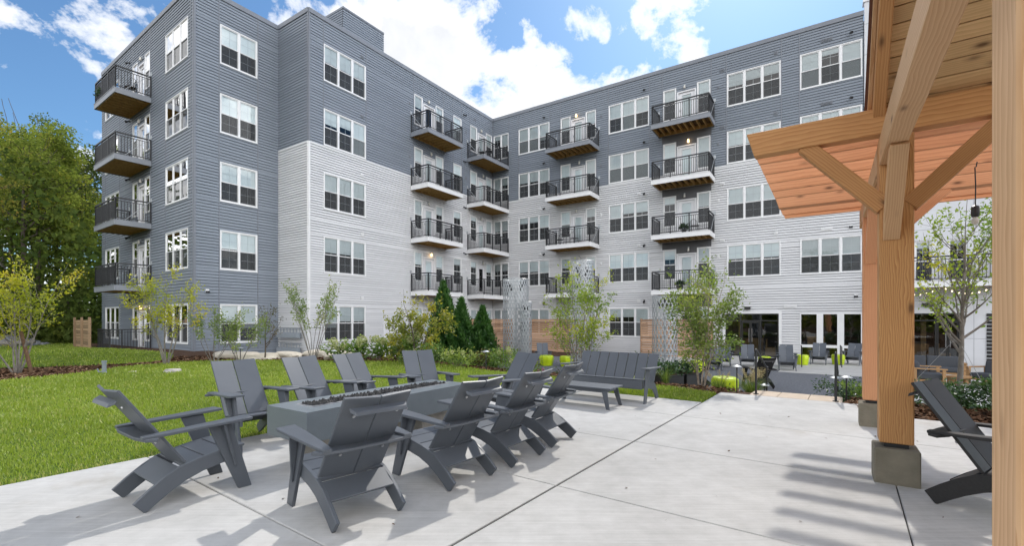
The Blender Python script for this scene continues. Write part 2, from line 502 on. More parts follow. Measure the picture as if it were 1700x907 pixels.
M['cushion'] = varied('slate_cushion_cloth', (0.085, 0.090, 0.10), (0.07, 0.075, 0.085), 120, 0.95, 0.1, bmp=0.2, bscale=300)
M['plastic_pipe'] = varied('grey_pipe', (0.24, 0.27, 0.30), (0.20, 0.23, 0.26), 10, 0.5)
M['tarp'] = varied('grey_tarp', (0.20, 0.21, 0.23), (0.05, 0.05, 0.055), 3, 0.5, 0.4)
M['lamp_off'] = varied('frosted_lamp_glass', (0.62, 0.60, 0.55), (0.55, 0.53, 0.48), 5, 0.3)
M['lamp_on'] = emit('lit_lamp', (1.0, 0.62, 0.26), 4.0)
M['bulb_on'] = emit('lit_bulb', (1.0, 0.80, 0.52), 3.0)
M['rope'] = varied('black_cable', (0.02, 0.02, 0.02), (0.03, 0.03, 0.03), 10, 0.6)
M['wire'] = varied('guy_wire', (0.35, 0.35, 0.36), (0.28, 0.28, 0.29), 10, 0.5)
M['stake'] = varied('stake_bark', (0.16, 0.10, 0.06), (0.09, 0.055, 0.035), 20, 0.9, 0.1)
M['bark_grey'] = varied('grey_bark', (0.26, 0.24, 0.215), (0.15, 0.135, 0.12), 12, 0.9, 0.1, bmp=0.5, bscale=40)
M['bark_dark'] = varied('dark_bark', (0.15, 0.125, 0.10), (0.08, 0.067, 0.055), 5, 0.9, 0.1, bmp=0.5, bscale=14, bdist=0.03)
M['bark_pale'] = varied('pale_birch_bark', (0.44, 0.39, 0.33), (0.22, 0.17, 0.13), 14, 0.85, 0.1)
M['leaf_woods'] = leaf('woodland_leaf', (0.12, 0.165, 0.04), (0.27, 0.31, 0.07), (0.42, 0.37, 0.08), .5, 0.0)
M['leaf_woods_yellow'] = leaf('turning_woodland_leaf', (0.12, 0.15, 0.04), (0.29, 0.29, 0.065), (0.44, 0.28, 0.075), .5, 0.0)
M['leaf_woods_dark'] = leaf('deep_woodland_leaf', (0.055, 0.085, 0.026), (0.125, 0.16, 0.042), (0.21, 0.22, 0.06), .45, 0.0)
M['leaf_yellow'] = leaf('yellow_green_leaf', (0.22, 0.27, 0.02), (0.44, 0.43, 0.03), (0.50, 0.40, 0.035), 0.5)
M['leaf_birch'] = leaf('birch_leaf', (0.14, 0.23, 0.03), (0.33, 0.39, 0.045), (0.52, 0.46, 0.035), 0.5)
M['leaf_soft'] = leaf('soft_green_leaf', (0.11, 0.18, 0.04), (0.25, 0.32, 0.07), (0.36, 0.38, 0.09), 0.45)
M['leaf_rust'] = leaf('rusty_dark_leaf', (0.05, 0.045, 0.022), (0.11, 0.10, 0.03), (0.17, 0.10, 0.03), 0.35)
M['leaf_dogwood'] = leaf('olive_gold_leaf', (0.17, 0.21, 0.03), (0.36, 0.34, 0.04), (0.46, 0.35, 0.045), 0.5)
M['leaf_cedar'] = leaf('evergreen_spray', (0.022, 0.075, 0.016), (0.06, 0.15, 0.028), (0.10, 0.19, 0.04), 0.25)
M['leaf_shrub'] = leaf('shrub_leaf', (0.06, 0.12, 0.025), (0.15, 0.24, 0.045), (0.26, 0.34, 0.065), 0.4)
M['leaf_hedge'] = leaf('glossy_hedge_leaf', (0.018, 0.055, 0.014), (0.045, 0.105, 0.024), (0.08, 0.15, 0.03), 0.25, 0.08)
M['petal_cream'] = leaf('cream_hydrangea_petal', (0.30, 0.36, 0.14), (0.55, 0.55, 0.32), (0.40, 0.24, 0.15), 0.3, 0.0)
M['petal_pink'] = leaf('pink_petal', (0.42, 0.16, 0.28), (0.55, 0.28, 0.40), None, 0.3, 0.0)
M['plume'] = leaf('straw_plume', (0.42, 0.34, 0.22), (0.55, 0.48, 0.34), None, 0.3, 0.0)
M['grass'] = leaf('grass_blade', (0.16, 0.225, 0.026), (0.32, 0.405, 0.055), (0.46, 0.44, 0.15), 0.45, 0.03)
M['blade'] = leaf('ornamental_blade', (0.08, 0.15, 0.03), (0.20, 0.27, 0.06), (0.30, 0.30, 0.10), 0.35, 0.02)


def make_glass(name, tint=(1, 1, 1), boost=0.0):
    m, nt, out = new_mat(name)
    tr = nt.n('ShaderNodeBsdfTransparent'); tr.inputs[0].default_value = (*tint, 1)
    gl = nt.n('ShaderNodeBsdfGlossy'); gl.inputs['Roughness'].default_value = 0.015
    fr = nt.n('ShaderNodeFresnel'); fr.inputs['IOR'].default_value = 1.5
    co = nt.n('ShaderNodeNewGeometry').outputs['Position']
    bp = nt.n('ShaderNodeBump'); bp.inputs['Strength'].default_value = 0.10; bp.inputs['Distance'].default_value = 0.02
    nt.l(nt.noise(co, 1.6, 2, 0.4), bp.inputs['Height']); nt.l(bp.outputs[0], gl.inputs['Normal'])
    f = nt.math('ADD', nt.math('MULTIPLY', fr.outputs[0], 1.15), boost, clamp=True)
    mx = nt.n('ShaderNodeMixShader'); nt.l(f, mx.inputs[0])
    nt.l(tr.outputs[0], mx.inputs[1]); nt.l(gl.outputs[0], mx.inputs[2])
    nt.l(mx.outputs[0], out.inputs[0])
    return m


M['glass'] = make_glass('window_glass', (0.90, 0.955, 0.97), 0.025)
M['glass_dark'] = make_glass('storefront_glass', (0.66, 0.72, 0.70), 0.09)


def make_blind():
    m, nt, out = new_mat('window_blind')
    co = nt.n('ShaderNodeNewGeometry').outputs['Position']
    sep = nt.n('ShaderNodeSeparateXYZ'); nt.l(co, sep.inputs[0])
    w = nt.math('FRACT', nt.math('MULTIPLY', sep.outputs[2], 18.0))
    col = nt.mix(nt.ramp(w, [(0.0, 0.0), (0.16, 1.0)]), (0.74, 0.77, 0.77), (0.90, 0.92, 0.92))
    oi = nt.n('ShaderNodeObjectInfo')
    hsv = nt.n('ShaderNodeHueSaturation'); nt.l(nt.math('ADD', nt.math('MULTIPLY', oi.outputs['Random'], 0.36), 0.72), hsv.inputs['Value']); nt.l(col, hsv.inputs['Color'])
    bsdf(nt, out, 0.7, 0.2, 0, hsv.outputs[0])
    return m


M['blind'] = make_blind()


def make_screen():
    m, nt, out = new_mat('insect_screen_mesh')
    tr = nt.n('ShaderNodeBsdfTransparent'); df = nt.n('ShaderNodeBsdfDiffuse'); df.inputs[0].default_value = (0.10, 0.105, 0.11, 1)
    mx = nt.n('ShaderNodeMixShader'); mx.inputs[0].default_value = 0.5
    nt.l(tr.outputs[0], mx.inputs[1]); nt.l(df.outputs[0], mx.inputs[2]); nt.l(mx.outputs[0], out.inputs[0])
    return m


M['screen'] = make_screen()


def make_concrete():
    m, nt, out = new_mat('broom_finished_concrete')
    co = obj_co(nt)
    fine = nt.noise(co, 160, 3, 0.7)
    big = nt.noise(co, 0.8, 5, 0.62)
    mid = nt.noise(co, 5.0, 5, 0.65)
    br = nt.noise(nt.mapping(co, (1.0, 55, 1), (0, 0, R(36 + 4))), 1.0, 4, 0.7)
    f = nt.math('ADD', nt.math('MULTIPLY', big, 0.38), nt.math('ADD', nt.math('MULTIPLY', mid, 0.3), nt.math('MULTIPLY', br, 0.32)))
    col = nt.mix(nt.ramp(f, [(0.40, 0.0), (0.60, 1.0)]), (0.40, 0.391, 0.374), (0.535, 0.526, 0.507))
    speck = nt.ramp(nt.noise(co, 95, 2, 0.5), [(0.30, 1.0), (0.36, 0.0)])
    col = nt.mix(nt.math('MULTIPLY', speck, 0.25), col, (0.24, 0.22, 0.20))
    st = nt.ramp(nt.noise(nt.mapping(co, (1, 1, 1), (0, 0, 0), (13, 4, 0)), 0.62, 6, 0.7), [(0.60, 0.0), (0.72, 1.0)])
    col = nt.mix(nt.math('MULTIPLY', st, 0.45), col, (0.33, 0.285, 0.23))
    vo = nt.n('ShaderNodeTexVoronoi', feature='F1'); vo.inputs['Scale'].default_value = 1.3; nt.l(co, vo.inputs['Vector'])
    dot = nt.ramp(vo.outputs['Distance'], [(0.005, 1.0), (0.014, 0.0)])
    col = nt.mix(nt.math('MULTIPLY', dot, 0.7), col, (0.13, 0.11, 0.09))
    b = bsdf(nt, out, 0.82, 0.3, 0, col)
    bump(nt, b, nt.math('ADD', nt.math('MULTIPLY', br, 0.7), nt.math('MULTIPLY', fine, 0.5)), 0.35, 0.003)
    return m


M['concrete'] = make_concrete()


def make_ground(name, cols, scale, bmp, bscale, rough=0.95):
    m, nt, out = new_mat(name)
    co = nt.n('ShaderNodeNewGeometry').outputs['Position']
    f = nt.math('ADD', nt.math('MULTIPLY', nt.noise(co, scale, 6, 0.7), 0.6), nt.math('MULTIPLY', nt.noise(co, scale * 9, 3, 0.7), 0.4))
    col = nt.ramp(f, [(0.3, cols[0]), (0.5, cols[1]), (0.7, cols[2])])
    b = bsdf(nt, out, rough, 0.15, 0, col)
    bump(nt, b, nt.noise(co, bscale, 4, 0.7), bmp, 0.03)
    return m


M['mulch'] = make_ground('bark_mulch', ((0.045, 0.026, 0.017), (0.085, 0.05, 0.033), (0.15, 0.092, 0.062)), 3, 0.9, 26)
M['chip'] = leaf('bark_chip', (0.06, 0.032, 0.02), (0.15, 0.088, 0.055), (0.27, 0.18, 0.12), 0.0, 0.0)
M['turf'] = make_ground('lawn_soil_and_thatch', ((0.045, 0.085, 0.014), (0.085, 0.14, 0.02), (0.13, 0.17, 0.035)), 1.2, 0.6, 50)
M['gravel'] = make_ground('dark_gravel', ((0.11, 0.115, 0.125), (0.18, 0.185, 0.20), (0.28, 0.285, 0.30)), 16, 0.9, 60)
M['filler'] = varied('joint_filler', (0.085, 0.082, 0.08), (0.06, 0.058, 0.056), 30, 0.9, 0.1)
M['paver'] = varied('pale_paver', (0.52, 0.51, 0.49), (0.44, 0.43, 0.41), 2.0, 0.85, 0.2, bmp=0.3)
M['soil'] = make_ground('leaf_litter', ((0.03, 0.032, 0.012), (0.06, 0.05, 0.025), (0.10, 0.08, 0.045)), 2.0, 0.6, 12)
# ------------------------------------------------------------------ terrain
COURT = -0.65


def sstep(a, b, x):
    t = np.clip((np.asarray(x, dtype=float) - a) / (b - a), 0, 1)
    return t * t * (3 - 2 * t)


def height(X, Y):
    X = np.asarray(X, dtype=float); Y = np.asarray(Y, dtype=float)
    a = X * PN.x + Y * PN.y; b = X * PD.x + Y * PD.y
    drop = COURT * sstep(10.75, 12.4, b)
    left = sstep(-15, -21, a) * sstep(14, 10, b)
    drop = drop * (1 - left) - 0.45 * left * sstep(9, 13, b)
    mound = 0.26 * np.exp(-(((X + 19) / 5.5) ** 2 + ((Y - 17.5) / 4.0) ** 2))
    bed = 0.16 * np.exp(-(((a + 13.5) / 5.0) ** 2 + ((b - 11.4) / 1.0) ** 2))
    wild = 0.5 * sstep(30, 60, np.hypot(X + 10, Y - 10)) * np.sin(X * 0.21) * np.cos(Y * 0.17)
    return drop + mound + bed + wild - 0.03


def hz(x, y): return float(height(x, y))


def inside(poly, X, Y):
    poly = np.asarray(poly); r = np.zeros(len(X), dtype=bool)
    j = len(poly) - 1
    for i in range(len(poly)):
        xi, yi = poly[i]; xj, yj = poly[j]
        c = ((yi > Y) != (yj > Y)) & (X < (xj - xi) * (Y - yi) / (yj - yi + 1e-12) + xi)
        r ^= c; j = i
    return r


def smooth_poly(pts, n=3):
    for _ in range(n):
        q = []
        for i in range(len(pts)):
            p0, p1 = pts[i], pts[(i + 1) % len(pts)]
            q += [(p0[0] * .75 + p1[0] * .25, p0[1] * .75 + p1[1] * .25), (p0[0] * .25 + p1[0] * .75, p0[1] * .25 + p1[1] * .75)]
        pts = q
    return pts


def sheet(name, poly, hf, mat, step=0.5, kind='structure'):
    xs = [p[0] for p in poly]; ys = [p[1] for p in poly]
    gx, gy = np.meshgrid(np.arange(min(xs), max(xs), step), np.arange(min(ys), max(ys), step))
    gx = gx.ravel(); gy = gy.ravel()
    k = inside(poly, gx, gy)
    pts = [Vector(p) for p in poly] + [Vector((x, y)) for x, y in zip(gx[k], gy[k])]
    n = len(poly)
    r = geometry.delaunay_2d_cdt(pts, [(i, (i + 1) % n) for i in range(n)], [list(range(n))], 1, 1e-4)
    vs = [(p.x, p.y, float(hf(p.x, p.y))) for p in r[0]]
    me = bpy.data.meshes.new(name)
    me.from_pydata(vs, [], [list(f) for f in r[2]])
    me.update()
    if len(me.polygons) and me.polygons[0].normal.z < 0: me.flip_normals()
    me.materials.append(mat)
    o = link(bpy.data.objects.new(name, me))
    o['kind'] = kind
    return o


def build_ground():
    xs = np.concatenate([[-900, -500, -250, -130, -80], np.arange(-60, 40.1, 0.7), [60, 100, 200, 450, 900]])
    ys = np.concatenate([[-900, -400, -150, -60, -30], np.arange(-16, 60.1, 0.7), [80, 120, 200, 400, 900]])
    X, Y = np.meshgrid(xs, ys)
    Z = height(X, Y) - 0.012
    V = np.stack([X.ravel(), Y.ravel(), Z.ravel()], 1)
    nx, ny = len(xs), len(ys)
    i = (np.arange(ny - 1)[:, None] * nx + np.arange(nx - 1)[None, :]).ravel()
    F = np.stack([i, i + 1, i + nx + 1, i + nx], 1)
    # no ground where the patio slabs and the court are cut in
    cx = V[F].mean(axis=1)
    structure(mesh_np('ground', V, F, M['mulch'], smooth=True))


build_ground()


def ab(a, b):
    v = pat(a, b); return (v.x, v.y)


LAWN = [ab(-6.17, -4), ab(-6.17, 8.74), ab(-2.14, 8.74), ab(-2.14, 9.95)] + \
       [ab(*p) for p in [(-3.2, 10.35), (-5, 10.5), (-6.6, 10.15), (-8.2, 10.3), (-10, 10.6), (-11.8, 10.55), (-13.4, 10.1), (-15, 9.4), (-16.6, 8.5),
                         (-17.9, 7.3), (-18.5, 6.0), (-18.0, 4.6), (-17.0, 3.2), (-16.4, 1.6), (-16.2, -4)]]
structure(sheet('lawn', LAWN, lambda x, y: hz(x, y) + 0.012, M['turf'], 0.6))
MOUND = [(-11.9, 15.7), (-13.0, 14.6), (-14.6, 13.7), (-17, 13.2), (-24, 12.6), (-33, 13), (-36, 24), (-28, 29), (-24.6, 26.2), (-21.2, 23.6), (-18.2, 21.5), (-15.4, 19.7), (-14.2, 19.2), (-12.6, 17.4)]
MOUND = smooth_poly(MOUND, 2)
structure(sheet('grass_mound', MOUND, lambda x, y: hz(x, y) + 0.012, M['turf'], 0.6))


def scatter_in(poly, n):
    P = np.array(poly); lo = P.min(0); hi = P.max(0)
    X = RNG.uniform(lo[0], hi[0], n * 3); Y = RNG.uniform(lo[1], hi[1], n * 3)
    k = inside(poly, X, Y)
    return X[k][:n], Y[k][:n]


def make_grass(name, poly, dens_near, label):
    P = np.array(poly); lo = P.min(0); hi = P.max(0)
    area = (hi[0] - lo[0]) * (hi[1] - lo[1])
    n = int(area * dens_near)
    X = RNG.uniform(lo[0], hi[0], n); Y = RNG.uniform(lo[1], hi[1], n)
    dist = np.hypot(X, Y)
    keep = RNG.uniform(0, 1, n) < np.clip((7.5 / np.maximum(dist, 1)) ** 1.7, 0.03, 1)
    keep &= (Y > 1.5) & (np.abs(X) < Y * 1.25 + 1.5)
    X = X[keep]; Y = Y[keep]; dist = dist[keep]
    k = inside(poly, X, Y); X = X[k]; Y = Y[k]; dist = dist[k]
    n = len(X)
    clump = np.sin(X * 3.1 + np.sin(Y * 2.3) * 1.7) * np.cos(Y * 2.7 + np.sin(X * 1.9)) * 0.5 + 0.5
    s = np.clip(dist / 7.5, 0.85, 2.2)
    h = RNG.uniform(0.022, 0.05, n) * (0.85 + 0.4 * clump) * np.clip(s, 1, 1.5)
    w = RNG.uniform(0.0035, 0.006, n) * s
    az = RNG.uniform(0, 2 * np.pi, n); lean = RNG.uniform(0.1, 0.9, n) * h
    dx, dy = np.cos(az), np.sin(az)
    Z = height(X, Y) + 0.005
    b1 = np.stack([X - dy * w, Y + dx * w, Z], 1); b2 = np.stack([X + dy * w, Y - dx * w, Z], 1)
    m1 = np.stack([X + dx * lean * .4 - dy * w * .8, Y + dy * lean * .4 + dx * w * .8, Z + h * .65], 1)
    m2 = np.stack([X + dx * lean * .4 + dy * w * .8, Y + dy * lean * .4 - dx * w * .8, Z + h * .65], 1)
    t = np.stack([X + dx * lean, Y + dy * lean, Z + h], 1)
    V = np.stack([b1, b2, m2, m1, t], 1).reshape(-1, 3)
    i = np.arange(n) * 5
    F = np.concatenate([np.stack([i, i + 1, i + 2], 1), np.stack([i, i + 2, i + 3], 1), np.stack([i + 3, i + 2, i + 4], 1)])
    big = np.sin(X * .9 + 1.3 * np.sin(Y * .6)) * np.cos(Y * 1.1 + np.sin(X * .7)) * 0.5 + 0.5
    big2 = np.sin(X * 2.3 + 2 * np.sin(Y * 1.7)) * np.cos(Y * 2.1 + np.sin(X * 2.7)) * .5 + .5
    r = np.clip(RNG.beta(2, 3, n) * 0.62 + big * 0.30 + big2 * .14 - .06, 0, 1)
    r = np.where(RNG.uniform(0, 1, n) < 0.05 + .06 * big2, 0.97, r)
    aa = X * PN.x + Y * PN.y
    r = np.where((aa > -6.33) & (aa < -6.1) & (RNG.uniform(0, 1, n) < .4), 1.0, r)
    o = mesh_np(name, V, F, M['grass'], attr=np.concatenate([r, r, r]))
    return tag(o, label, 'grass', kind='stuff')


make_grass('grass', LAWN, 2600, 'short green mown grass of the lawn beside the patio')
make_grass('grass', MOUND, 2000, 'short green grass on the low mound by the grey building end')


# ------------------------------------------------------------------ patio: separate slabs with open joints
def patio():
    mb = MB()
    A = [-6.15, -2.13, 0.34, 3.4, 7.0]
    B = [-5.6, -3.8, -1.95, -0.1, 1.75, 3.6, 5.45, 7.3]
    ends = {0: 8.72, 1: 10.12, 2: 9.15, 3: 9.55}
    for i in range(len(A) - 1):
        bs = [b for b in B] + [ends[i]]
        for k in range(len(bs) - 1):
            b0, b1 = bs[k], bs[k + 1]
            wide = 0.006 if k % 2 else 0.004
            a0 = A[i] + (0.013 if i == 1 else 0.005); a1 = A[i + 1] - (0.013 if i == 0 else 0.005)
            q = [pat(a0, b0 + wide), pat(a1, b0 + wide), pat(a1, b1 - wide), pat(a0, b1 - wide)]
            # ground face and eased arrises
            e = 0.006
            top = [pat(a0 + e, b0 + wide + e), pat(a1 - e, b0 + wide + e), pat(a1 - e, b1 - wide - e), pat(a0 + e, b1 - wide - e)]
            lo = [p - Vector((0, 0, 0.14)) for p in q]; mid = [p - Vector((0, 0, e)) for p in q]
            mb.add(top, [(0, 1, 2, 3)])
            mb.add(mid + top, [(j, (j + 1) % 4, 4 + (j + 1) % 4, 4 + j) for j in range(4)])
            mb.add(lo + mid, [(j, (j + 1) % 4, 4 + (j + 1) % 4, 4 + j) for j in range(4)])
    structure(mb.build('patio', M['concrete']))
    f = MB()
    f.prism([pat(-6.12, -5.6, -0.016), pat(7, -5.6, -0.016), pat(7, 9.0, -0.016), pat(-6.12, 9.0 - .35, -0.016)], (0, 0, -0.1))
    structure(f.build('patio_joint_filler', M['filler']))


patio()

# court, landing, steps and pad
CRT = [ab(*p) for p in [(-13.2, 17.0), (-12.4, 15.2), (-10.5, 14.4), (-8.0, 14.2), (-6.0, 13.9), (-4.2, 13.2), (-2.6, 12.2), (-1.75, 11.9), (0.1, 11.9), (0.5, 13.5), (0.9, 16), (1.0, 22.6), (-13.4, 22.6)]]
structure(sheet('gravel_court', CRT, lambda x, y: max(COURT, hz(x, y)) + 0.015, M['gravel'], 1.0))
PAD = [ab(*p) for p in [(-9.6, 23.2), (-2.3, 22.0), (-2.3, 21.2), (0.2, 21.2), (6.5, 21.2), (6.5, 28.2), (-9.6, 28.2)]]
mb = MB(); mb.prism([Vector((x, y, COURT + 0.03)) for x, y in PAD], (0, 0, -0.2))
structure(mb.build('wall_pad', M['paver']))
LNG = [ab(*p) for p in [(0.9, 12.6), (8.5, 12.6), (8.5, 21.2), (1.1, 21.2)]]
mb = MB(); mb.prism([Vector((x, y, COURT + 0.028)) for x, y in LNG], (0, 0, -0.2))
structure(mb.build('lounge_terrace', M['paver']))
mb = MB()
for i, a0 in enumerate((-1.60, -1.12, -0.62)):
    a1 = (-1.12, -0.62, -0.10)[i] - 0.008
    mb.prism([pat(a0, 10.135, -0.002), pat(a1, 10.135, -0.002), pat(a1, 10.92, -0.012), pat(a0, 10.92, -0.012)], (0, 0, -0.14))
structure(mb.build('stone_landing', M['tread'], bevel=0.006))
mb = MB()
for k in range(3):
    z = -0.165 * (k + 1)
    mb.prism([pat(-1.60, 10.925 + k * .34, z), pat(-0.10, 10.925 + k * .34, z), pat(-0.10, 10.92 + (k + 1) * .34, z), pat(-1.60, 10.92 + (k + 1) * .34, z)], (0, 0, -0.16))
structure(mb.build('stone_steps', M['tread'], bevel=0.006))


def chips(name, regions, n, label):
    X = []; Y = []
    for poly, k in regions:
        x, y = scatter_in(poly, k); X.append(x); Y.append(y)
    X = np.concatenate(X); Y = np.concatenate(Y)
    k = ~inside(LAWN, X, Y) & ~inside(MOUND, X, Y) & ~inside(CRT, X, Y)
    X = X[k]; Y = Y[k]; n = len(X)
    Z = height(X, Y) + RNG.uniform(0.0, 0.035, n)
    az = RNG.uniform(0, np.pi * 2, n); L = RNG.uniform(0.025, 0.075, n); W = RNG.uniform(0.008, 0.022, n)
    tz = RNG.uniform(-0.6, 0.6, n)
    u = np.stack([np.cos(az), np.sin(az), tz], 1) * L[:, None]
    v = np.stack([-np.sin(az), np.cos(az), RNG.uniform(-.6, .6, n)], 1) * W[:, None]
    c = np.stack([X, Y, Z], 1)
    V = np.stack([c - u - v, c + u - v, c + u + v, c - u + v], 1).reshape(-1, 3)
    F = np.arange(n * 4).reshape(-1, 4)
    o = mesh_np(name, V, F, M['chip'], attr=RNG.uniform(0, 1, n))
    return tag(o, label, 'mulch', kind='stuff')


BED1 = [ab(*p) for p in [(-20.6, 5), (-18.4, 5), (-18.2, 7.4), (-15, 9.6), (-12, 10.7), (-8, 10.4), (-6.5, 10.3), (-2.2, 10.1), (-1.7, 11.6), (-6.2, 14), (-12.5, 15), (-14, 13.2), (-18, 11.6), (-20.6, 9)]]
BED2 = [(-11.8, 15.6), (-14.6, 13.5), (-20, 12.9), (-20, 10.2), (-13.5, 9.6), (-11.2, 13.0)]
BED3 = [ab(*p) for p in [(-0.05, 10.2), (0.3, 9.2), (3.4, 9.6), (7, 9.6), (7, 12.5), (0.8, 12.6), (0.2, 11.9)]]
chips('bark_chips', [(BED1, 17000), (BED2, 7000), (BED3, 7000)], 0, 'loose brown bark mulch chips on the planting beds')


def litter():
    n = 90
    a = RNG.uniform(-6, 3.2, n); b = RNG.uniform(-1.5, 9.4, n)
    k = ~((a < -2.2) & (b > 8.6)); a = a[k]; b = b[k]; n = len(a)
    V = []; F = []; rr = []
    for i in range(n):
        c = pat(a[i], b[i], .004); s = RNG.uniform(.006, .022); az = RNG.uniform(0, 6.28)
        u = Vector((math.cos(az), math.sin(az), RNG.uniform(-.1, .35))) * s; v = Vector((-math.sin(az), math.cos(az), RNG.uniform(-.1, .3))) * s * .55
        k0 = len(V); V += [tuple(c - u), tuple(c - v + Vector((0, 0, .003))), tuple(c + u + Vector((0, 0, .006))), tuple(c + v + Vector((0, 0, .003)))]; F.append((k0, k0 + 1, k0 + 2, k0 + 3)); rr.append(RNG.uniform(0, 1))
    o = mesh_np('leaf_litter', V, F, M['chip'], attr=rr)
    tag(o, 'scattered dry leaf crumbs lying on the concrete patio', 'litter', kind='stuff')


litter()
# ------------------------------------------------------------------ the apartment building
BC = Vector((-1.46, 35.2, 0.0))                 # inner corner of the two wings
EX = Vector((0.833, -0.5532, 0)); EY = Vector((0.5532, 0.833, 0))
BLD = thing('apartment_building', 'five-storey L-shaped apartment building in grey and white lap siding with black balconies', 'apartment building', (BC.x, BC.y, -0.65))
BO = Vector((BC.x, BC.y, -0.65))
ROOF_Z, SPLIT_Z, BASE_Z = 16.6, 10.14, -0.95
HEADS = [2.17, 5.63, 8.83, 12.03, 15.26]
WIN_H = 1.83


class Wall:
    def __init__(s, org, u, n):
        s.o = Vector(org); s.u = Vector(u).normalized(); s.n = Vector(n).normalized()
    def p(s, a, z, out=0.0):
        v = s.o + s.u * a + s.n * out - BO
        return Vector((v.x, v.y, z - BO.z))
    def box(s, mb, a0, a1, z0, z1, o0, o1):
        q = [s.p(a0, z0, o0), s.p(a1, z0, o0), s.p(a1, z0, o1), s.p(a0, z0, o1)]
        return mb.prism(q, (0, 0, z1 - z0))


def lap(W, name, a0, a1, z0, z1, holes, mat, course=0.14, lipd=0.020, slot=0.024):
    """clapboards with a true overhanging lip, cut round the openings"""
    mb = MB()
    k0 = math.floor((z0 - BASE_Z) / course); k1 = math.ceil((z1 - BASE_Z) / course)
    def off(z, c0): return 0.003 + lipd * (1 - (z - c0) / course)
    for k in range(k0, k1):
        c0 = BASE_Z + k * course; c1 = c0 + course
        b0, b1 = max(c0, z0), min(c1, z1)
        if b1 - b0 < 1e-4: continue
        cuts = sorted({b0, b1} | {z for h in holes for z in (h[2], h[3]) if b0 < z < b1})
        for za, zb in zip(cuts, cuts[1:]):
            zm = (za + zb) / 2
            spans = [(a0, a1)]
            for h in holes:
                if h[2] < zm < h[3]:
                    ns = []
                    for s0, s1 in spans:
                        if h[1] <= s0 or h[0] >= s1: ns.append((s0, s1)); continue
                        if h[0] > s0: ns.append((s0, h[0]))
                        if h[1] < s1: ns.append((h[1], s1))
                    spans = ns
            for s0, s1 in spans:
                oa, ob = off(za, c0), off(zb, c0)
                if abs(zb - c1) < 1e-5 and zb - za > slot * 1.5:      # the open shadow slot under the next board
                    zt = zb - slot; ot = off(zt, c0)
                    mb.add([W.p(s0, za, oa), W.p(s1, za, oa), W.p(s1, zt, ot), W.p(s0, zt, ot)], [(0, 1, 2, 3)])
                    mb.add([W.p(s0, zt, ot), W.p(s1, zt, ot), W.p(s1, zt, -0.06), W.p(s0, zt, -0.06)], [(0, 1, 2, 3)])
                    mb.add([W.p(s0, zt, -0.06), W.p(s1, zt, -0.06), W.p(s1, zb, -0.06), W.p(s0, zb, -0.06)], [(0, 1, 2, 3)])
                else: mb.add([W.p(s0, za, oa), W.p(s1, za, oa), W.p(s1, zb, ob), W.p(s0, zb, ob)], [(0, 1, 2, 3)])
                if abs(za - c0) < 1e-5:
                    mb.add([W.p(s0, za, -0.06), W.p(s1, za, -0.06), W.p(s1, za, oa), W.p(s0, za, oa)], [(0, 1, 2, 3)])
    return mb.build(name, mat, BLD)


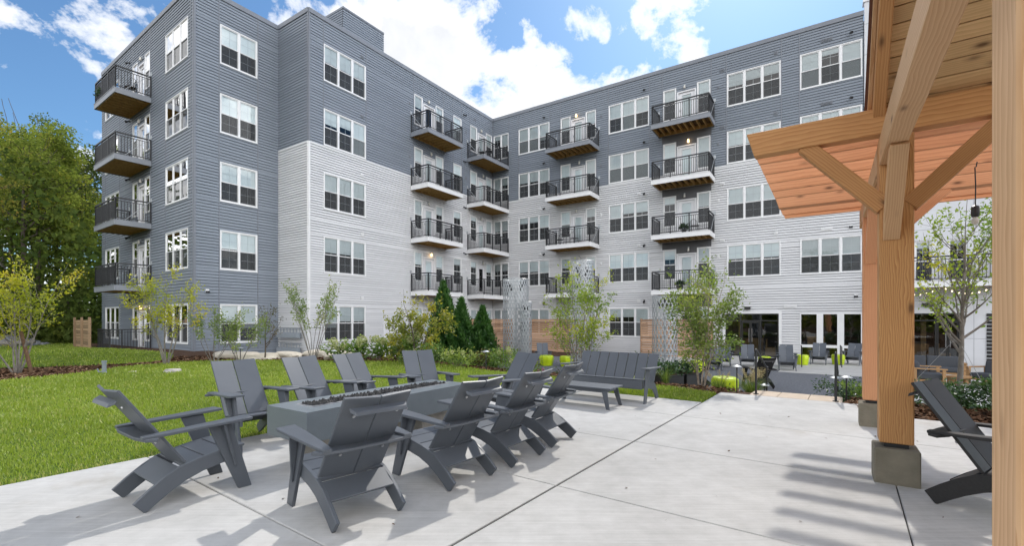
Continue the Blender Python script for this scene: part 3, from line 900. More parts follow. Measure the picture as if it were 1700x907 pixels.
def window(W, a0, a1, zt, zb, n, drops=None, blind=True, grid=True):
    """n double-hung sashes side by side in one white frame"""
    fr = MB(); bl = MB(); sc = MB(); gl = MB()
    t = 0.05; mull = 0.085
    W.box(fr, a0, a0 + t, zb, zt, -0.13, 0.03); W.box(fr, a1 - t, a1, zb, zt, -0.13, 0.03)
    W.box(fr, a0 + t, a1 - t, zt - t, zt, -0.13, 0.03); W.box(fr, a0 + t, a1 - t, zb, zb + t, -0.13, 0.034)
    W.box(fr, a0 - 0.012, a1 + 0.012, zb - 0.03, zb - 0.002, -0.02, 0.05)
    wi = (a1 - a0 - 2 * t - mull * (n - 1)) / n
    zm = (zt + zb) / 2
    for k in range(n):
        s0 = a0 + t + k * (wi + mull); s1 = s0 + wi
        if k: W.box(fr, s0 - mull, s0, zb + t, zt - t, -0.13, 0.022)
        st = 0.034
        for z0, z1, dep in ((zm - 0.02, zt - t, 0.004), (zb + t, zm + 0.02, -0.018)):
            W.box(fr, s0, s0 + st, z0, z1, dep - 0.03, dep); W.box(fr, s1 - st, s1, z0, z1, dep - 0.03, dep)
            W.box(fr, s0 + st, s1 - st, z0, z0 + 0.04, dep - 0.03, dep); W.box(fr, s0 + st, s1 - st, z1 - 0.04, z1, dep - 0.03, dep)
            q0, q1, y0, y1 = s0 + st, s1 - st, z0 + 0.04, z1 - 0.04
            if grid:
                g = 0.008
                W.box(fr, (q0 + q1) / 2 - g, (q0 + q1) / 2 + g, y0, y1, dep - 0.022, dep - 0.016)
                W.box(fr, q0, q1, (y0 + y1) / 2 - g, (y0 + y1) / 2 + g, dep - 0.0215, dep - 0.0165)
            gl.add([W.p(q0, y0, dep - 0.012), W.p(q1, y0, dep - 0.012), W.p(q1, y1, dep - 0.012), W.p(q0, y1, dep - 0.012)], [(0, 1, 2, 3)])
        sc.add([W.p(s0 + .01, zb + t, -0.006), W.p(s1 - .01, zb + t, -0.006), W.p(s1 - .01, zm - .02, -0.006), W.p(s0 + .01, zm - .02, -0.006)], [(0, 1, 2, 3)])
        if blind:
            d = drops[k] if drops else 0.5
            zl = zt - t - d * (zt - zb - 2 * t)
            bl.add([W.p(s0 + 0.004, zl, -0.056), W.p(s1 - 0.004, zl, -0.056), W.p(s1 - 0.004, zt - t, -0.056), W.p(s0 + 0.004, zt - t, -0.056)], [(0, 1, 2, 3)])
            W.box(bl, s0 + 0.004, s1 - 0.004, zl - 0.025, zl, -0.066, -0.050)
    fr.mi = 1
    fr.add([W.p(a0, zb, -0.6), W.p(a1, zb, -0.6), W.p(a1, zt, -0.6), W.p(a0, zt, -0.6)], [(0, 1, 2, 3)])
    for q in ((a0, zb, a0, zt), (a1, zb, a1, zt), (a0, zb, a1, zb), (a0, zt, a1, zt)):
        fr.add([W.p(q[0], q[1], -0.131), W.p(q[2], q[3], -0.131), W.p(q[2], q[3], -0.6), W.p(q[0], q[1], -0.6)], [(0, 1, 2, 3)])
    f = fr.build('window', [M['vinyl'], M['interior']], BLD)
    gl.build('pane', M['glass'], f)
    sc.build('insect_screen', M['screen'], f)
    if blind: bl.build('blind', M['blind'], f)
    return (a0, a1, zb, zt)


def door(W, a0, a1, zt, zb, open_in=False):
    fr = MB(); t = 0.075
    W.box(fr, a0, a0 + t, zb, zt, -0.12, 0.032); W.box(fr, a1 - t, a1, zb, zt, -0.12, 0.032); W.box(fr, a0 + t, a1 - t, zt - t, zt, -0.12, 0.032)
    s0, s1 = a0 + t + 0.005, a1 - t - 0.005; w = s1 - s0
    l0, l1, y0, y1 = s0 + w * 0.22, s1 - w * 0.22, zb + 0.28, zt - t - 0.16
    W.box(fr, s0, l0, zb + 0.01, zt - t - 0.004, -0.09, -0.045); W.box(fr, l1, s1, zb + 0.01, zt - t - 0.004, -0.09, -0.045)
    W.box(fr, l0, l1, zb + 0.01, y0, -0.09, -0.045); W.box(fr, l0, l1, y1, zt - t - 0.004, -0.09, -0.045)
    for q in ((l0 - .025, l0, y0 - .025, y1 + .025), (l1, l1 + .025, y0 - .025, y1 + .025), (l0, l1, y0 - .025, y0), (l0, l1, y1, y1 + .025)):
        W.box(fr, *q, -0.044, -0.032)
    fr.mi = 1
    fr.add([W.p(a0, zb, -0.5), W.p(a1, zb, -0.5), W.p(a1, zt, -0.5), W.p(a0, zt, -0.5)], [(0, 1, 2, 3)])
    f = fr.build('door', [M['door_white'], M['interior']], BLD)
    g = MB(); g.add([W.p(l0, y0, -0.06), W.p(l1, y0, -0.06), W.p(l1, y1, -0.06), W.p(l0, y1, -0.06)], [(0, 1, 2, 3)])
    g.build('pane', M['glass'], f)
    if random.random() < 0.85:
        b = MB(); W.box(b, l0, l1, y0 + 0.02, y1, -0.088, -0.084); b.build('door_shade', M['blind'], f)
    h = MB(); W.box(h, s0 + 0.05, s0 + 0.08, zb + 0.98, zb + 1.12, -0.044, -0.02); W.box(h, s0 + 0.055, s0 + 0.17, zb + 1.02, zb + 1.045, -0.02, -0.002)
    h.build('handle', M['galv'], f)
    return (a0, a1, zb, zt)


def balcony(W, s0, s1, zd, d, grey, rods=(1, 1), side=(1, 1)):
    mb = MB(); fh = 0.27
    z0 = zd - fh
    W.box(mb, s0, s1, z0, zd - 0.002, d - 0.05, d)
    W.box(mb, s0, s0 + 0.05, z0, zd - 0.002, 0.03, d - 0.05); W.box(mb, s1 - 0.05, s1, z0, zd - 0.002, 0.03, d - 0.05)
    W.box(mb, s0 - 0.012, s1 + 0.012, zd - 0.03, zd + 0.004, d - 0.02, d + 0.014)
    b = mb.build('balcony', M['fascia_grey'] if grey else M['trim_white'], BLD, bevel=0.006)
    j = MB()
    W.box(j, s0 + 0.05, s1 - 0.05, z0 + 0.03, zd - 0.04, d - 0.10, d - 0.052)
    W.box(j, s0 + 0.05, s1 - 0.05, z0 + 0.03, zd - 0.04, 0.03, 0.075)
    n = max(5, round((s1 - s0) / 0.36))
    for k in range(n + 1):
        a = s0 + 0.07 + (s1 - s0 - 0.18) * k / n
        W.box(j, a, a + 0.042, z0 + 0.035, zd - 0.045, 0.075, d - 0.10)
    j.build('joists', M['soffit_wood'], b)
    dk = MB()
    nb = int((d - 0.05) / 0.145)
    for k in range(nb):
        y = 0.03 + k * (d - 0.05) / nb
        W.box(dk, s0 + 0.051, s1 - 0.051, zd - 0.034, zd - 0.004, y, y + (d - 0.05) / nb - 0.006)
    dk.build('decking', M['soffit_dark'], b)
    r = MB(); H = 1.06; e = 0.06
    pts = [(s0 + e, 0.05), (s0 + e, d - e), (s1 - e, d - e), (s1 - e, 0.05)]
    runs = [(pts[0], pts[1], side[0]), (pts[1], pts[2], 1), (pts[2], pts[3], side[1])]
    def P(q, z): return W.p(q[0], z, q[1])
    for A, B, on in runs:
        if not on: continue
        L = math.hypot(A[0] - B[0], A[1] - B[1])
        r.bar(P(A, zd + H), P(B, zd + H), 0.062, 0.06)
        r.bar(P(A, zd + 0.10), P(B, zd + 0.10), 0.034, 0.034)
        r.bar(P(A, zd + H - 0.13), P(B, zd + H - 0.13), 0.028, 0.028)
        npost = max(1, round(L / 1.1))
        for k in range(npost + 1):
            f = k / npost
            q = (A[0] + (B[0] - A[0]) * f, A[1] + (B[1] - A[1]) * f)
            r.bar(P(q, zd), P(q, zd + H), 0.058, 0.058, up=W.n)
        nb = int(L / 0.112)
        for k in range(1, nb):
            f = k / nb
            q = (A[0] + (B[0] - A[0]) * f, A[1] + (B[1] - A[1]) * f)
            r.bar(P(q, zd + 0.10), P(q, zd + H - 0.13), 0.022, 0.022, up=W.n)
    r.build('railing', M['black_metal'], b)
    for k, on in enumerate(rods):
        if not on: continue
        a = (s0 + 0.02, s1 - 0.02)[k]
        rd = MB(); rd.tube([W.p(a, zd + 1.18, 0.02), W.p(a, zd + 0.02, d * 0.72)], 0.013, 6)
        W.box(rd, a - 0.06, a + 0.06, zd + 1.10, zd + 1.28, 0.016, 0.05)
        rd.build('hanger_rod', M['galv'], b)
    return b


def lamp(W, a, z, lit=False):
    mb = MB(); W.box(mb, a - 0.045, a + 0.045, z - 0.02, z + 0.14, 0.0, 0.05)
    W.box(mb, a - 0.025, a + 0.025, z + 0.06, z + 0.10, 0.05, 0.13)
    o = mb.build('wall_lamp', M['galv'], BLD)
    g = MB(W and Matrix.Translation(W.p(a, z, 0.10))); g.lathe([(0.035, -0.13), (0.062, -0.11), (0.055, 0.0), (0.04, 0.05)], 10)
    g.build('lamp_shade', M['lamp_on'] if lit else M['lamp_off'], o)
    if lit:
        ld = bpy.data.lights.new('lamp_light', 'POINT'); ld.energy = 0.7; ld.color = (1, 0.68, 0.36); ld.shadow_soft_size = 0.06
        lo = bpy.data.objects.new('lamp_light', ld); COL.objects.link(lo); lo.parent = o; lo.location = W.p(a, z - 0.1, 0.3)


def vent(W, a, z, white, wide=0.2):
    mb = MB(); W.box(mb, a - wide / 2, a + wide / 2, z - 0.09, z + 0.09, 0.0, 0.034)
    for k in range(3): W.box(mb, a - wide / 2 + 0.03, a + wide / 2 - 0.03, z - 0.06 + k * 0.045, z - 0.035 + k * 0.045, 0.034, 0.055)
    mb.build('wall_vent', M['trim_white'] if white else M['trim_grey'], BLD, bevel=0.004)


def flood(W, a, z):
    mb = MB(); W.box(mb, a - 0.05, a + 0.05, z - 0.05, z + 0.05, 0.0, 0.04)
    mb.tube([W.p(a, z, 0.04), W.p(a, z - 0.03, 0.09), W.p(a + 0.03, z - 0.10, 0.22)], [0.03, 0.035, 0.065], 8)
    mb.build('exhaust_hood', M['black_metal'], BLD)


def camera_dome(W, a, z):
    mb = MB(); W.box(mb, a - 0.07, a + 0.07, z - 0.06, z + 0.09, 0.0, 0.05)
    o = mb.build('security_camera', M['trim_white'], BLD, bevel=0.006)
    for s in (-0.04, 0.04):
        g = MB(Matrix.Translation(W.p(a + s, z - 0.04, 0.08))); g.lathe([(0.012, -0.05), (0.042, -0.03), (0.045, 0.02), (0.02, 0.05)], 10)
        g.build('camera_lens', M['black_metal'], o)


def drops(n, lvl):
    base = random.choice([0.5, 0.5, 0.44, 0.36, 0.42, 0.30, 0.22] if lvl < 3 else [0.5, 0.5, 0.5, 0.98, 0.38, 0.44])
    return [base if random.random() < 0.75 else random.choice([0.3, 0.5, 0.5, 0.62, 0.16, 0.97]) for _ in range(n)]


WA = Wall(BC, EY, EX)                               # inner face of the left wing: a = 0 at the corner, negative towards the camera
WB = Wall(BC, EX, -EY)                              # front face of the right wing
BAY = 2.64
CA = BC - EX * BAY                                   # set-back grey part of the left wing
WG = Wall(CA, EY, EX)
JOG = Wall(BC + EY * -15.21, EX, -EY)                # the short return of the bay
GC = CA + EY * -19.09                                # outer corner
EL = Vector((-0.81494, 0.57954, 0))
WL = Wall(GC, EL, Vector((-0.57954, -0.81494, 0)))   # end face at the left


def column_windows(W, a0, a1, n, floors):
    return [window(W, a0, a1, HEADS[f], HEADS[f] - WIN_H, n, drops(n, f)) for f in floors]


def stack(W, l, dr, r, floors, lit=(), rev=False, d_low=0.28):
    hs = []
    for f in floors:
        h = HEADS[f]
        hs.append(window(W, l[0], l[1], h, h - WIN_H, 1, drops(1, f)))
        hs.append(window(W, r[0], r[1], h, h - WIN_H, 1, drops(1, f)))
        hs.append(door(W, dr[0], dr[1], h - d_low, h - 2.44))
        lamp(W, (dr[0] + dr[1]) / 2 + (0.12 if f % 2 else -0.1), h - 0.06, f in lit)
    return hs


def vline(mb, W, a, z0, z1): W.box(mb, a - 0.022, a + 0.022, z0, z1, 0.004, 0.027)


ALL = range(5)
# ---- left wing, inner face
hA = column_windows(WA, -14.39, -11.81, 3, ALL)
hA += stack(WA, (-8.18, -7.46), (-7.40, -6.35), (-6.29, -5.56), ALL, lit=(1,))
hA += column_windows(WA, -4.56, -3.71, 1, ALL)
hA += stack(WA, (-2.73, -1.96), (-1.90, -0.93), (-0.88, -0.13), ALL)
for f in range(1, 5):
    zd = HEADS[f] - 2.5
    balcony(WA, -8.5, -5.3, zd, 1.5, f == 4, rods=(1, 0))
    balcony(WA, -3.10, -0.03, zd, 1.53, f == 4, rods=(1, 0), side=(1, 0))
lap(WA, 'wall', -15.21, 0, SPLIT_Z, ROOF_Z, hA, M['siding_grey'])
lap(WA, 'wall', -15.21, 0, BASE_Z, SPLIT_Z, hA, M['siding_white'], course=0.125, slot=.032)
# ---- bay return
lap(JOG, 'wall', -BAY, 0, SPLIT_Z, ROOF_Z, [], M['siding_grey'])
lap(JOG, 'wall', -BAY, 0, BASE_Z, SPLIT_Z, [], M['siding_white'], course=0.125, slot=.032)
# ---- left wing, set-back grey part
hG = column_windows(WG, -18.01, -16.29, 2, ALL)
lap(WG, 'wall', -19.09, -15.21, -0.25, ROOF_Z, hG, M['siding_grey'])
# ---- left end face
hL = column_windows(WL, 0.59, 3.23, 3, ALL) + column_windows(WL, 10.17, 12.75, 3, ALL)
hL += stack(WL, (5.33, 6.06), (6.11, 7.03), (7.17, 7.92), ALL, lit=(0,))
lap(WL, 'wall', 0, 13.5, -0.25, ROOF_Z, hL, M['siding_grey'])
for f in range(1, 5):
    balcony(WL, 5.08, 8.42, HEADS[f] - 2.5, 1.52, True)
# ---- right wing
hB = column_windows(WB, 0.10, 1.46, 2, ALL) + column_windows(WB, 2.35, 4.91, 3, ALL)
hB += stack(WB, (5.79, 6.54), (6.59, 7.61), (7.66, 8.39), ALL, lit=(4,))
hB += column_windows(WB, 9.28, 11.89, 3, ALL)
hB += stack(WB, (12.76, 13.52), (13.57, 14.65), (14.70, 15.43), ALL, lit=(3,))
hB += column_windows(WB, 16.30, 18.93, 3, range(1, 5)) + column_windows(WB, 19.80, 22.40, 3, range(1, 5))
for f in range(1, 5):
    zd = HEADS[f] - 2.5
    balcony(WB, 5.42, 8.64, zd, 1.55, f == 4)
    balcony(WB, 12.47, 15.68, zd, 1.55, f == 4)
# accent panels round the balcony doors of the right wing
for f in ALL:
    pan = MB()
    z0 = HEADS[f] - 2.5; z1 = HEADS[f] + (1.15 if f < 4 else 0.0)
    if f == 4: continue
    WB.box(pan, 12.70, 15.48, HEADS[f] + 0.004, min(z1, HEADS[f + 1] - 2.78), 0.012, 0.032)
    WB.box(pan, 13.525, 14.695, HEADS[f] - 0.276, HEADS[f] + .004, 0.012, 0.032)
    pan.build('accent_panel', M['panel_dark'], BLD)

# ---- ground-floor storefront of the right wing
SF = (16.22, 18.84, -0.60, 1.76)
TW = (19.80, 22.40, -0.60, 1.76)
hB += [SF, TW]


def storefront(W, a0, a1, z0, z1, cols, door_bay, mat_name='bronze', transom=0.36):
    mb = MB(); t = 0.06
    xs = [a0] + cols + [a1]
    for x in xs:
        c = min(max(x, a0 + t / 2), a1 - t / 2)
        W.box(mb, c - t / 2, c + t / 2, z0, z1, -0.14, 0.0)
    for a, b in zip(xs, xs[1:]):
        for z in ((z1 - t, z1), (z0, z0 + 0.08), (z1 - transom - t, z1 - transom)):
            W.box(mb, a + t / 2 + 0.001, b - t / 2 - 0.001, *z, -0.135, -0.005)
    mb.mi = 1
    D = -2.6
    mb.add([W.p(a0, z0, D), W.p(a1, z0, D), W.p(a1, z1 + .4, D), W.p(a0, z1 + .4, D)], [(0, 1, 2, 3)])
    mb.add([W.p(a0 - 1, z0, -.14), W.p(a1 + 1, z0, -.14), W.p(a1 + 1, z0, D), W.p(a0 - 1, z0, D)], [(0, 1, 2, 3)])
    mb.add([W.p(a0 - 1, z1 + .4, -.14), W.p(a1 + 1, z1 + .4, -.14), W.p(a1 + 1, z1 + .4, D), W.p(a0 - 1, z1 + .4, D)], [(0, 1, 2, 3)])
    mb.add([W.p(a0 - 1, z0, -.14), W.p(a0 - 1, z0, D), W.p(a0 - 1, z1 + .4, D), W.p(a0 - 1, z1 + .4, -.14)], [(0, 1, 2, 3)])
    mb.add([W.p(a1 + 1, z0, -.14), W.p(a1 + 1, z0, D), W.p(a1 + 1, z1 + .4, D), W.p(a1 + 1, z1 + .4, -.14)], [(0, 1, 2, 3)])
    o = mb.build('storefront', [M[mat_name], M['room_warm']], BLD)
    for i, (a, b) in enumerate(zip(xs, xs[1:])):
        g = MB(); g.add([W.p(a, z0 + .08, -0.07), W.p(b, z0 + .08, -0.07), W.p(b, z1 - t, -0.07), W.p(a, z1 - t, -0.07)], [(0, 1, 2, 3)])
        g.build('pane', M['glass_dark'], o)
    a, b = xs[door_bay], xs[door_bay + 1]
    dm = MB(); zt = z1 - transom - t
    for s0, s1 in ((a + .05, (a + b) / 2 - .006), ((a + b) / 2 + .006, b - .05)):
        W.box(dm, s0, s0 + .05, z0 + .09, zt - .01, -0.066, -0.03); W.box(dm, s1 - .05, s1, z0 + .09, zt - .01, -0.066, -0.03)
        W.box(dm, s0 + .05, s1 - .05, z0 + .09, z0 + .26, -0.066, -0.03); W.box(dm, s0 + .05, s1 - .05, zt - .09, zt - .01, -0.066, -0.03)
    dm.build('glass_door', M[mat_name], o)
    for s in (-0.075, 0.075):
        h = MB(); c = (a + b) / 2 + s
        h.tube([W.p(c, z0 + 0.8, 0.02), W.p(c, z0 + 1.55, 0.02)], 0.014, 8)
        for z in (0.86, 1.49): h.tube([W.p(c, z0 + z, -0.03), W.p(c, z0 + z, 0.02)], 0.01, 6)
        h.build('door_handle', M['steel'], o)
    # things seen dimly inside: a counter, posts, tables
    fu = MB()
    W.box(fu, a0 + 0.2, a1 - 0.9, z0, z0 + 0.95, -2.3, -1.8); W.box(fu, a0 + 0.5, a0 + 0.7, z0, z1, -1.5, -1.3)
    W.box(fu, a1 - 0.7, a1 - 0.2, z0, z0 + 0.5, -1.1, -0.6); W.box(fu, a1 - 0.66, a1 - 0.6, z0 + 0.5, z0 + 0.95, -1.1, -0.6)
    fu.build('lobby_counter', M['teak'], o)
    return o


storefront(WB, *SF, [17.0, 17.97], 1)
cas = MB()
WB.box(cas, SF[0] - 0.13, SF[0], SF[2], SF[3] + 0.12, 0.0, 0.036); WB.box(cas, SF[1], SF[1] + 0.13, SF[2], SF[3] + 0.12, 0.0, 0.036)
WB.box(cas, SF[0], SF[1], SF[3], SF[3] + 0.12, 0.0, 0.036)
cas.build('storefront_casing', M['trim_white'], BLD)


def tall_windows(W, a0, a1, z0, z1):
    mb = MB(); xs = [a0, a0 + (a1 - a0) / 3, a0 + 2 * (a1 - a0) / 3, a1]
    panes = []
    for i, (a, b) in enumerate(zip(xs, xs[1:])):
        m0 = 0.05 if i == 0 else 0.14; m1 = 0.05 if i == 2 else 0.14
        W.box(mb, a, a + m0, z0, z1, -0.12, 0.03); W.box(mb, b - m1, b, z0, z1, -0.12, 0.03)
        for q in ((z1 - .05, z1), (0.0, 0.14), (z0, z0 + .07)): W.box(mb, a + m0, b - m1, *q, -0.12, 0.028)
        panes.append((a + m0, b - m1))
    mb.mi = 1
    D = -2.6
    mb.add([W.p(a0, z0, D), W.p(a1, z0, D), W.p(a1, z1, D), W.p(a0, z1, D)], [(0, 1, 2, 3)])
    for q in ((a0, z0, a0, z1), (a1, z0, a1, z1), (a0, z0, a1, z0), (a0, z1, a1, z1)):
        mb.add([W.p(q[0], q[1], -0.121), W.p(q[2], q[3], -0.121), W.p(q[2], q[3], D), W.p(q[0], q[1], D)], [(0, 1, 2, 3)])
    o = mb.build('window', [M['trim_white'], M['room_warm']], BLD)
    for a, b in panes:
        g = MB()
        g.add([W.p(a, 0.14, -0.05), W.p(b, 0.14, -0.05), W.p(b, z1 - .05, -0.05), W.p(a, z1 - .05, -0.05)], [(0, 1, 2, 3)])
        g.add([W.p(a, z0 + .07, -0.05), W.p(b, z0 + .07, -0.05), W.p(b, 0, -0.05), W.p(a, 0, -0.05)], [(0, 1, 2, 3)])
        g.build('pane', M['glass_dark'], o)
    fu = MB()
    W.box(fu, a0 + 0.3, a0 + 1.1, z0, z0 + 1.1, -1.9, -1.4); W.box(fu, a1 - 1.0, a1 - 0.3, z0, z0 + 0.75, -1.6, -1.0)
    fu.build('lobby_table', M['teak'], o)


tall_windows(WB, *TW)
lap(WB, 'wall', 0, 22.45, SPLIT_Z, ROOF_Z, hB, M['siding_grey'])
lap(WB, 'wall', 0, 22.45, BASE_Z, SPLIT_Z, hB, M['siding_white'], course=0.135, slot=.034)

# ---- white panelled end of the right wing with its entrance
SF2 = (24.25, 25.92, -0.62, 1.73)
h2 = [SF2, window(WB, 23.75, 24.95, 5.1, 3.2, 2, [0.15, 0.15]), window(WB, 25.5, 26.15, 5.1, 3.2, 1, [0.1])]
pw = MB()
zc = [BASE_Z, 0.6, 2.3, 3.0, 5.6, 7.2, 9.0, 10.8, 12.6, 14.4, 15.9, 17.0]
xc = [22.47, 23.2, 26.35, 29.5, 33.0]
for x0, x1 in zip(xc, xc[1:]):
    for z0, z1 in zip(zc, zc[1:]):
        xs = sorted({x0, x1} | {h[i] for h in h2 for i in (0, 1) if x0 < h[i] < x1}); zs = sorted({z0, z1} | {h[i] for h in h2 for i in (2, 3) if z0 < h[i] < z1})
        for a, b in zip(xs, xs[1:]):
            for c, d in zip(zs, zs[1:]):
                if any(h[0] < (a + b) / 2 < h[1] and h[2] < (c + d) / 2 < h[3] for h in h2): continue
                ga, gb = (0.006 if a == x0 else 0), (0.006 if b == x1 else 0); gc, gd = (0.006 if c == z0 else 0), (0.006 if d == z1 else 0)
                pw.add([WB.p(a + ga, c + gc, 0.06), WB.p(b - gb, c + gc, 0.06), WB.p(b - gb, d - gd, 0.06), WB.p(a + ga, d - gd, 0.06)], [(0, 1, 2, 3)])
pw.add([WB.p(22.476, BASE_Z, 0.06), WB.p(22.476, 17.0, 0.06), WB.p(22.476, 17.0, -0.1), WB.p(22.476, BASE_Z, -0.1)], [(0, 1, 2, 3)])
pw.build('wall', M['panel_white'], BLD)
pb = MB()
for a0_, a1_, z0_, z1_ in ((22.47, 33, BASE_Z, -0.62), (22.47, 24.25, -0.62, 1.73), (25.92, 33, -0.62, 1.73), (22.47, 33, 1.73, 3.2), (22.47, 23.75, 3.2, 5.1), (24.95, 25.5, 3.2, 5.1), (26.15, 33, 3.2, 5.1), (22.47, 33, 5.1, 16.95)):
    pb.add([WB.p(a0_, z0_, 0.045), WB.p(a1_, z0_, 0.045), WB.p(a1_, z1_, 0.045), WB.p(a0_, z1_, 0.045)], [(0, 1, 2, 3)])
pb.build('wall_backing', M['trim_grey'], BLD)
storefront(WB, *SF2, [25.1], 1, transom=0.30)
balcony(WB, 23.4, 27.2, HEADS[1] - 2.5, 1.5, False)
lv = MB()
for k in range(14): WB.box(lv, 26.75, 27.7, -0.55 + k * 0.165, -0.43 + k * 0.165, 0.062, 0.10)
lv.build('louvre', M['bronze'], BLD)
camera_dome(WB, 25.3, 2.25); camera_dome(WB, 22.15, 2.62)

# ---- trims, copings, corner boards, backs and roof
tr = MB()
for a in (-14.40, -11.79, -8.22, -5.53, -4.58, -3.69, -2.76): vline(tr, WA, a, SPLIT_Z + .02, ROOF_Z - 0.2)
for a in (1.48, 2.33, 4.93, 5.76, 8.42, 9.26, 11.92, 12.70, 15.47, 16.27, 18.96, 19.77): vline(tr, WB, a, SPLIT_Z + .02, ROOF_Z - 0.2)
for a in (-18.05, -16.26): vline(tr, WG, a, 0.0, ROOF_Z - 0.2)
for a in (0.30, 3.25, 5.28, 7.95, 10.14, 12.78): vline(tr, WL, a, 0.0, ROOF_Z - 0.2)
# cut the lines where windows stand: the frames are proud of them
WA.box(tr, -0.04, -0.0, SPLIT_Z + .02, ROOF_Z - 0.2, 0.003, 0.05)
WG.box(tr, -19.09, -19.02, -0.2, ROOF_Z - 0.2, 0.003, 0.032); WL.box(tr, 0.0, 0.07, -0.2, ROOF_Z - 0.2, 0.003, 0.032)
WA.box(tr, -15.21, -15.14, SPLIT_Z, ROOF_Z - 0.2, 0.003, 0.032); JOG.box(tr, -0.07, 0.0, SPLIT_Z, ROOF_Z - 0.2, 0.003, 0.032)
tr.build('trim', M['trim_grey'], BLD)
cw = MB()
WA.box(cw, -15.21, -15.13, -0.5, SPLIT_Z - .002, 0.003, 0.034); JOG.box(cw, -0.08, 0.0, -0.5, SPLIT_Z - .002, 0.003, 0.034)
WA.box(cw, -15.12, -0.06, SPLIT_Z - .05, SPLIT_Z + .01, 0.003, 0.024); WB.box(cw, 0.06, 22.44, SPLIT_Z - .05, SPLIT_Z + .01, 0.003, 0.024); JOG.box(cw, -BAY + .04, -0.09, SPLIT_Z - .05, SPLIT_Z + .01, 0.003, 0.024)
cw.build('trim', M['trim_white'], BLD)
cp = MB()
def coping(W, a0, a1, z=ROOF_Z): W.box(cp, a0, a1, z - 0.2, z + 0.02, -0.35, 0.055)
coping(WA, -15.21, -0.06); coping(WB, 0.0, 22.46); coping(WG, -19.09, -15.27); coping(WL, 0.056, 13.5); coping(JOG, -BAY + .056, -0.0)
cp.build('parapet_coping', M['trim_grey'], BLD)
cp2 = MB(); WB.box(cp2, 22.42, 33, 16.98, 17.12, -0.4, 0.11); cp2.build('parapet_coping', M['trim_white'], BLD)
fd = MB()
WG.box(fd, -19.10, -15.23, -1.4, -0.252, -0.3, 0.006); WL.box(fd, 0.007, 13.5, -1.4, -0.252, -0.3, 0.006)
fd.build('foundation', M['foundation'], BLD)
# outer faces and flat roof
bk = MB()
q = [GC + EL * 13.5, CA + EL * 13.5 + EY * 18, BC - EX * 16 + EY * 16, BC + EX * 33 + EY * 16, BC + EX * 33]
def rel(v, z): return Vector((v.x - BO.x, v.y - BO.y, z - BO.z))
for a, b in zip(q, q[1:]): bk.add([rel(a, BASE_Z), rel(b, BASE_Z), rel(b, ROOF_Z - .02), rel(a, ROOF_Z - .02)], [(0, 1, 2, 3)])
bk.build('wall', M['siding_grey'], BLD)
rf = MB()
ring = [GC, GC + EL * 13.5, CA + EL * 13.5 + EY * 18, BC - EX * 16 + EY * 16, BC + EX * 33 + EY * 16, BC + EX * 33, BC, BC + EY * -15.21, BC + EY * -15.21 - EX * BAY]
rf.add([rel(v, 16.1) for v in ring], [tuple(range(len(ring)))])
rf.build('roof', M['trim_grey'], BLD)
# stair head on the roof
r0 = (569.3 - 850) / 771
c0 = BC - EX * 2.2
ph_y = (r0 * c0.y - c0.x) / (EY.x - r0 * EY.y)
PT = 1.5 + 516 / 771 * (c0 + EY * ph_y).y
WP = Wall(c0, EY, EX); WQ = Wall(c0 + EY * ph_y, EX, -EY)
lap(WP, 'roof_stair_head', ph_y, ph_y + 3.0, 16.0, PT, [], M['siding_grey']); lap(WQ, 'roof_stair_head', -2.8, 0, 16.0, PT, [], M['siding_grey'])
ph = MB(); WP.box(ph, ph_y - 0.02, ph_y + 3.0, PT, PT + .1, -2.8, 0.04); WP.box(ph, ph_y + 2.98, ph_y + 3.0, 16.0, PT, -3.2, 0.0)
ph.build('parapet_coping', M['trim_grey'], BLD)

# ---- vents, hoods, cameras
for f in ALL:
    h = HEADS[f]; white = h < SPLIT_Z
    for W, a in ((WA, -11.95), (WB, 11.6), (WB, 4.5)):
        if W is WA: vent(W, -12.05, h + 0.42, white)
        else: (flood(W, a, h + 0.42), vent(W, a - 0.35, h + 0.42, white) if white else None)
    vent(WA, -2.2, h + 0.55, white) if f != 3 else None
    vent(WA, -8.55, h - 0.75, white, 0.12); vent(WA, -3.2, h - 0.7, white, 0.12); vent(WB, 8.75, h - 0.55, white, 0.12); vent(WB, 15.85, h - 0.6, white, 0.12)
    vent(WB, 16.05, h + 0.3, white, 0.26) if f else None
    flood(WA, -3.45, h + 0.42)
    if f:
        vent(WB, 18.7, h + 0.45, white, 0.2); vent(WB, 20.95, h + 0.42, white, 0.5)
        flood(WB, 21.95, h + 0.45) if not white else camera_dome(WB, 21.95, h + 0.45)
    flood(WL, 8.4, h + 0.35)
vent(WB, 19.35, 2.15, True, 0.6)
fl = MB(); WB.box(fl, 17.2, 17.5, 2.0, 2.14, 0.0, 0.2); fl.build('entrance_light', M['bronze'], BLD)
fl = MB(); WB.box(fl, 24.6, 25.05, 2.05, 2.2, 0.06, 0.24); fl.build('entrance_light', M['bronze'], BLD)
camera_dome(WG, -18.55, 2.75)
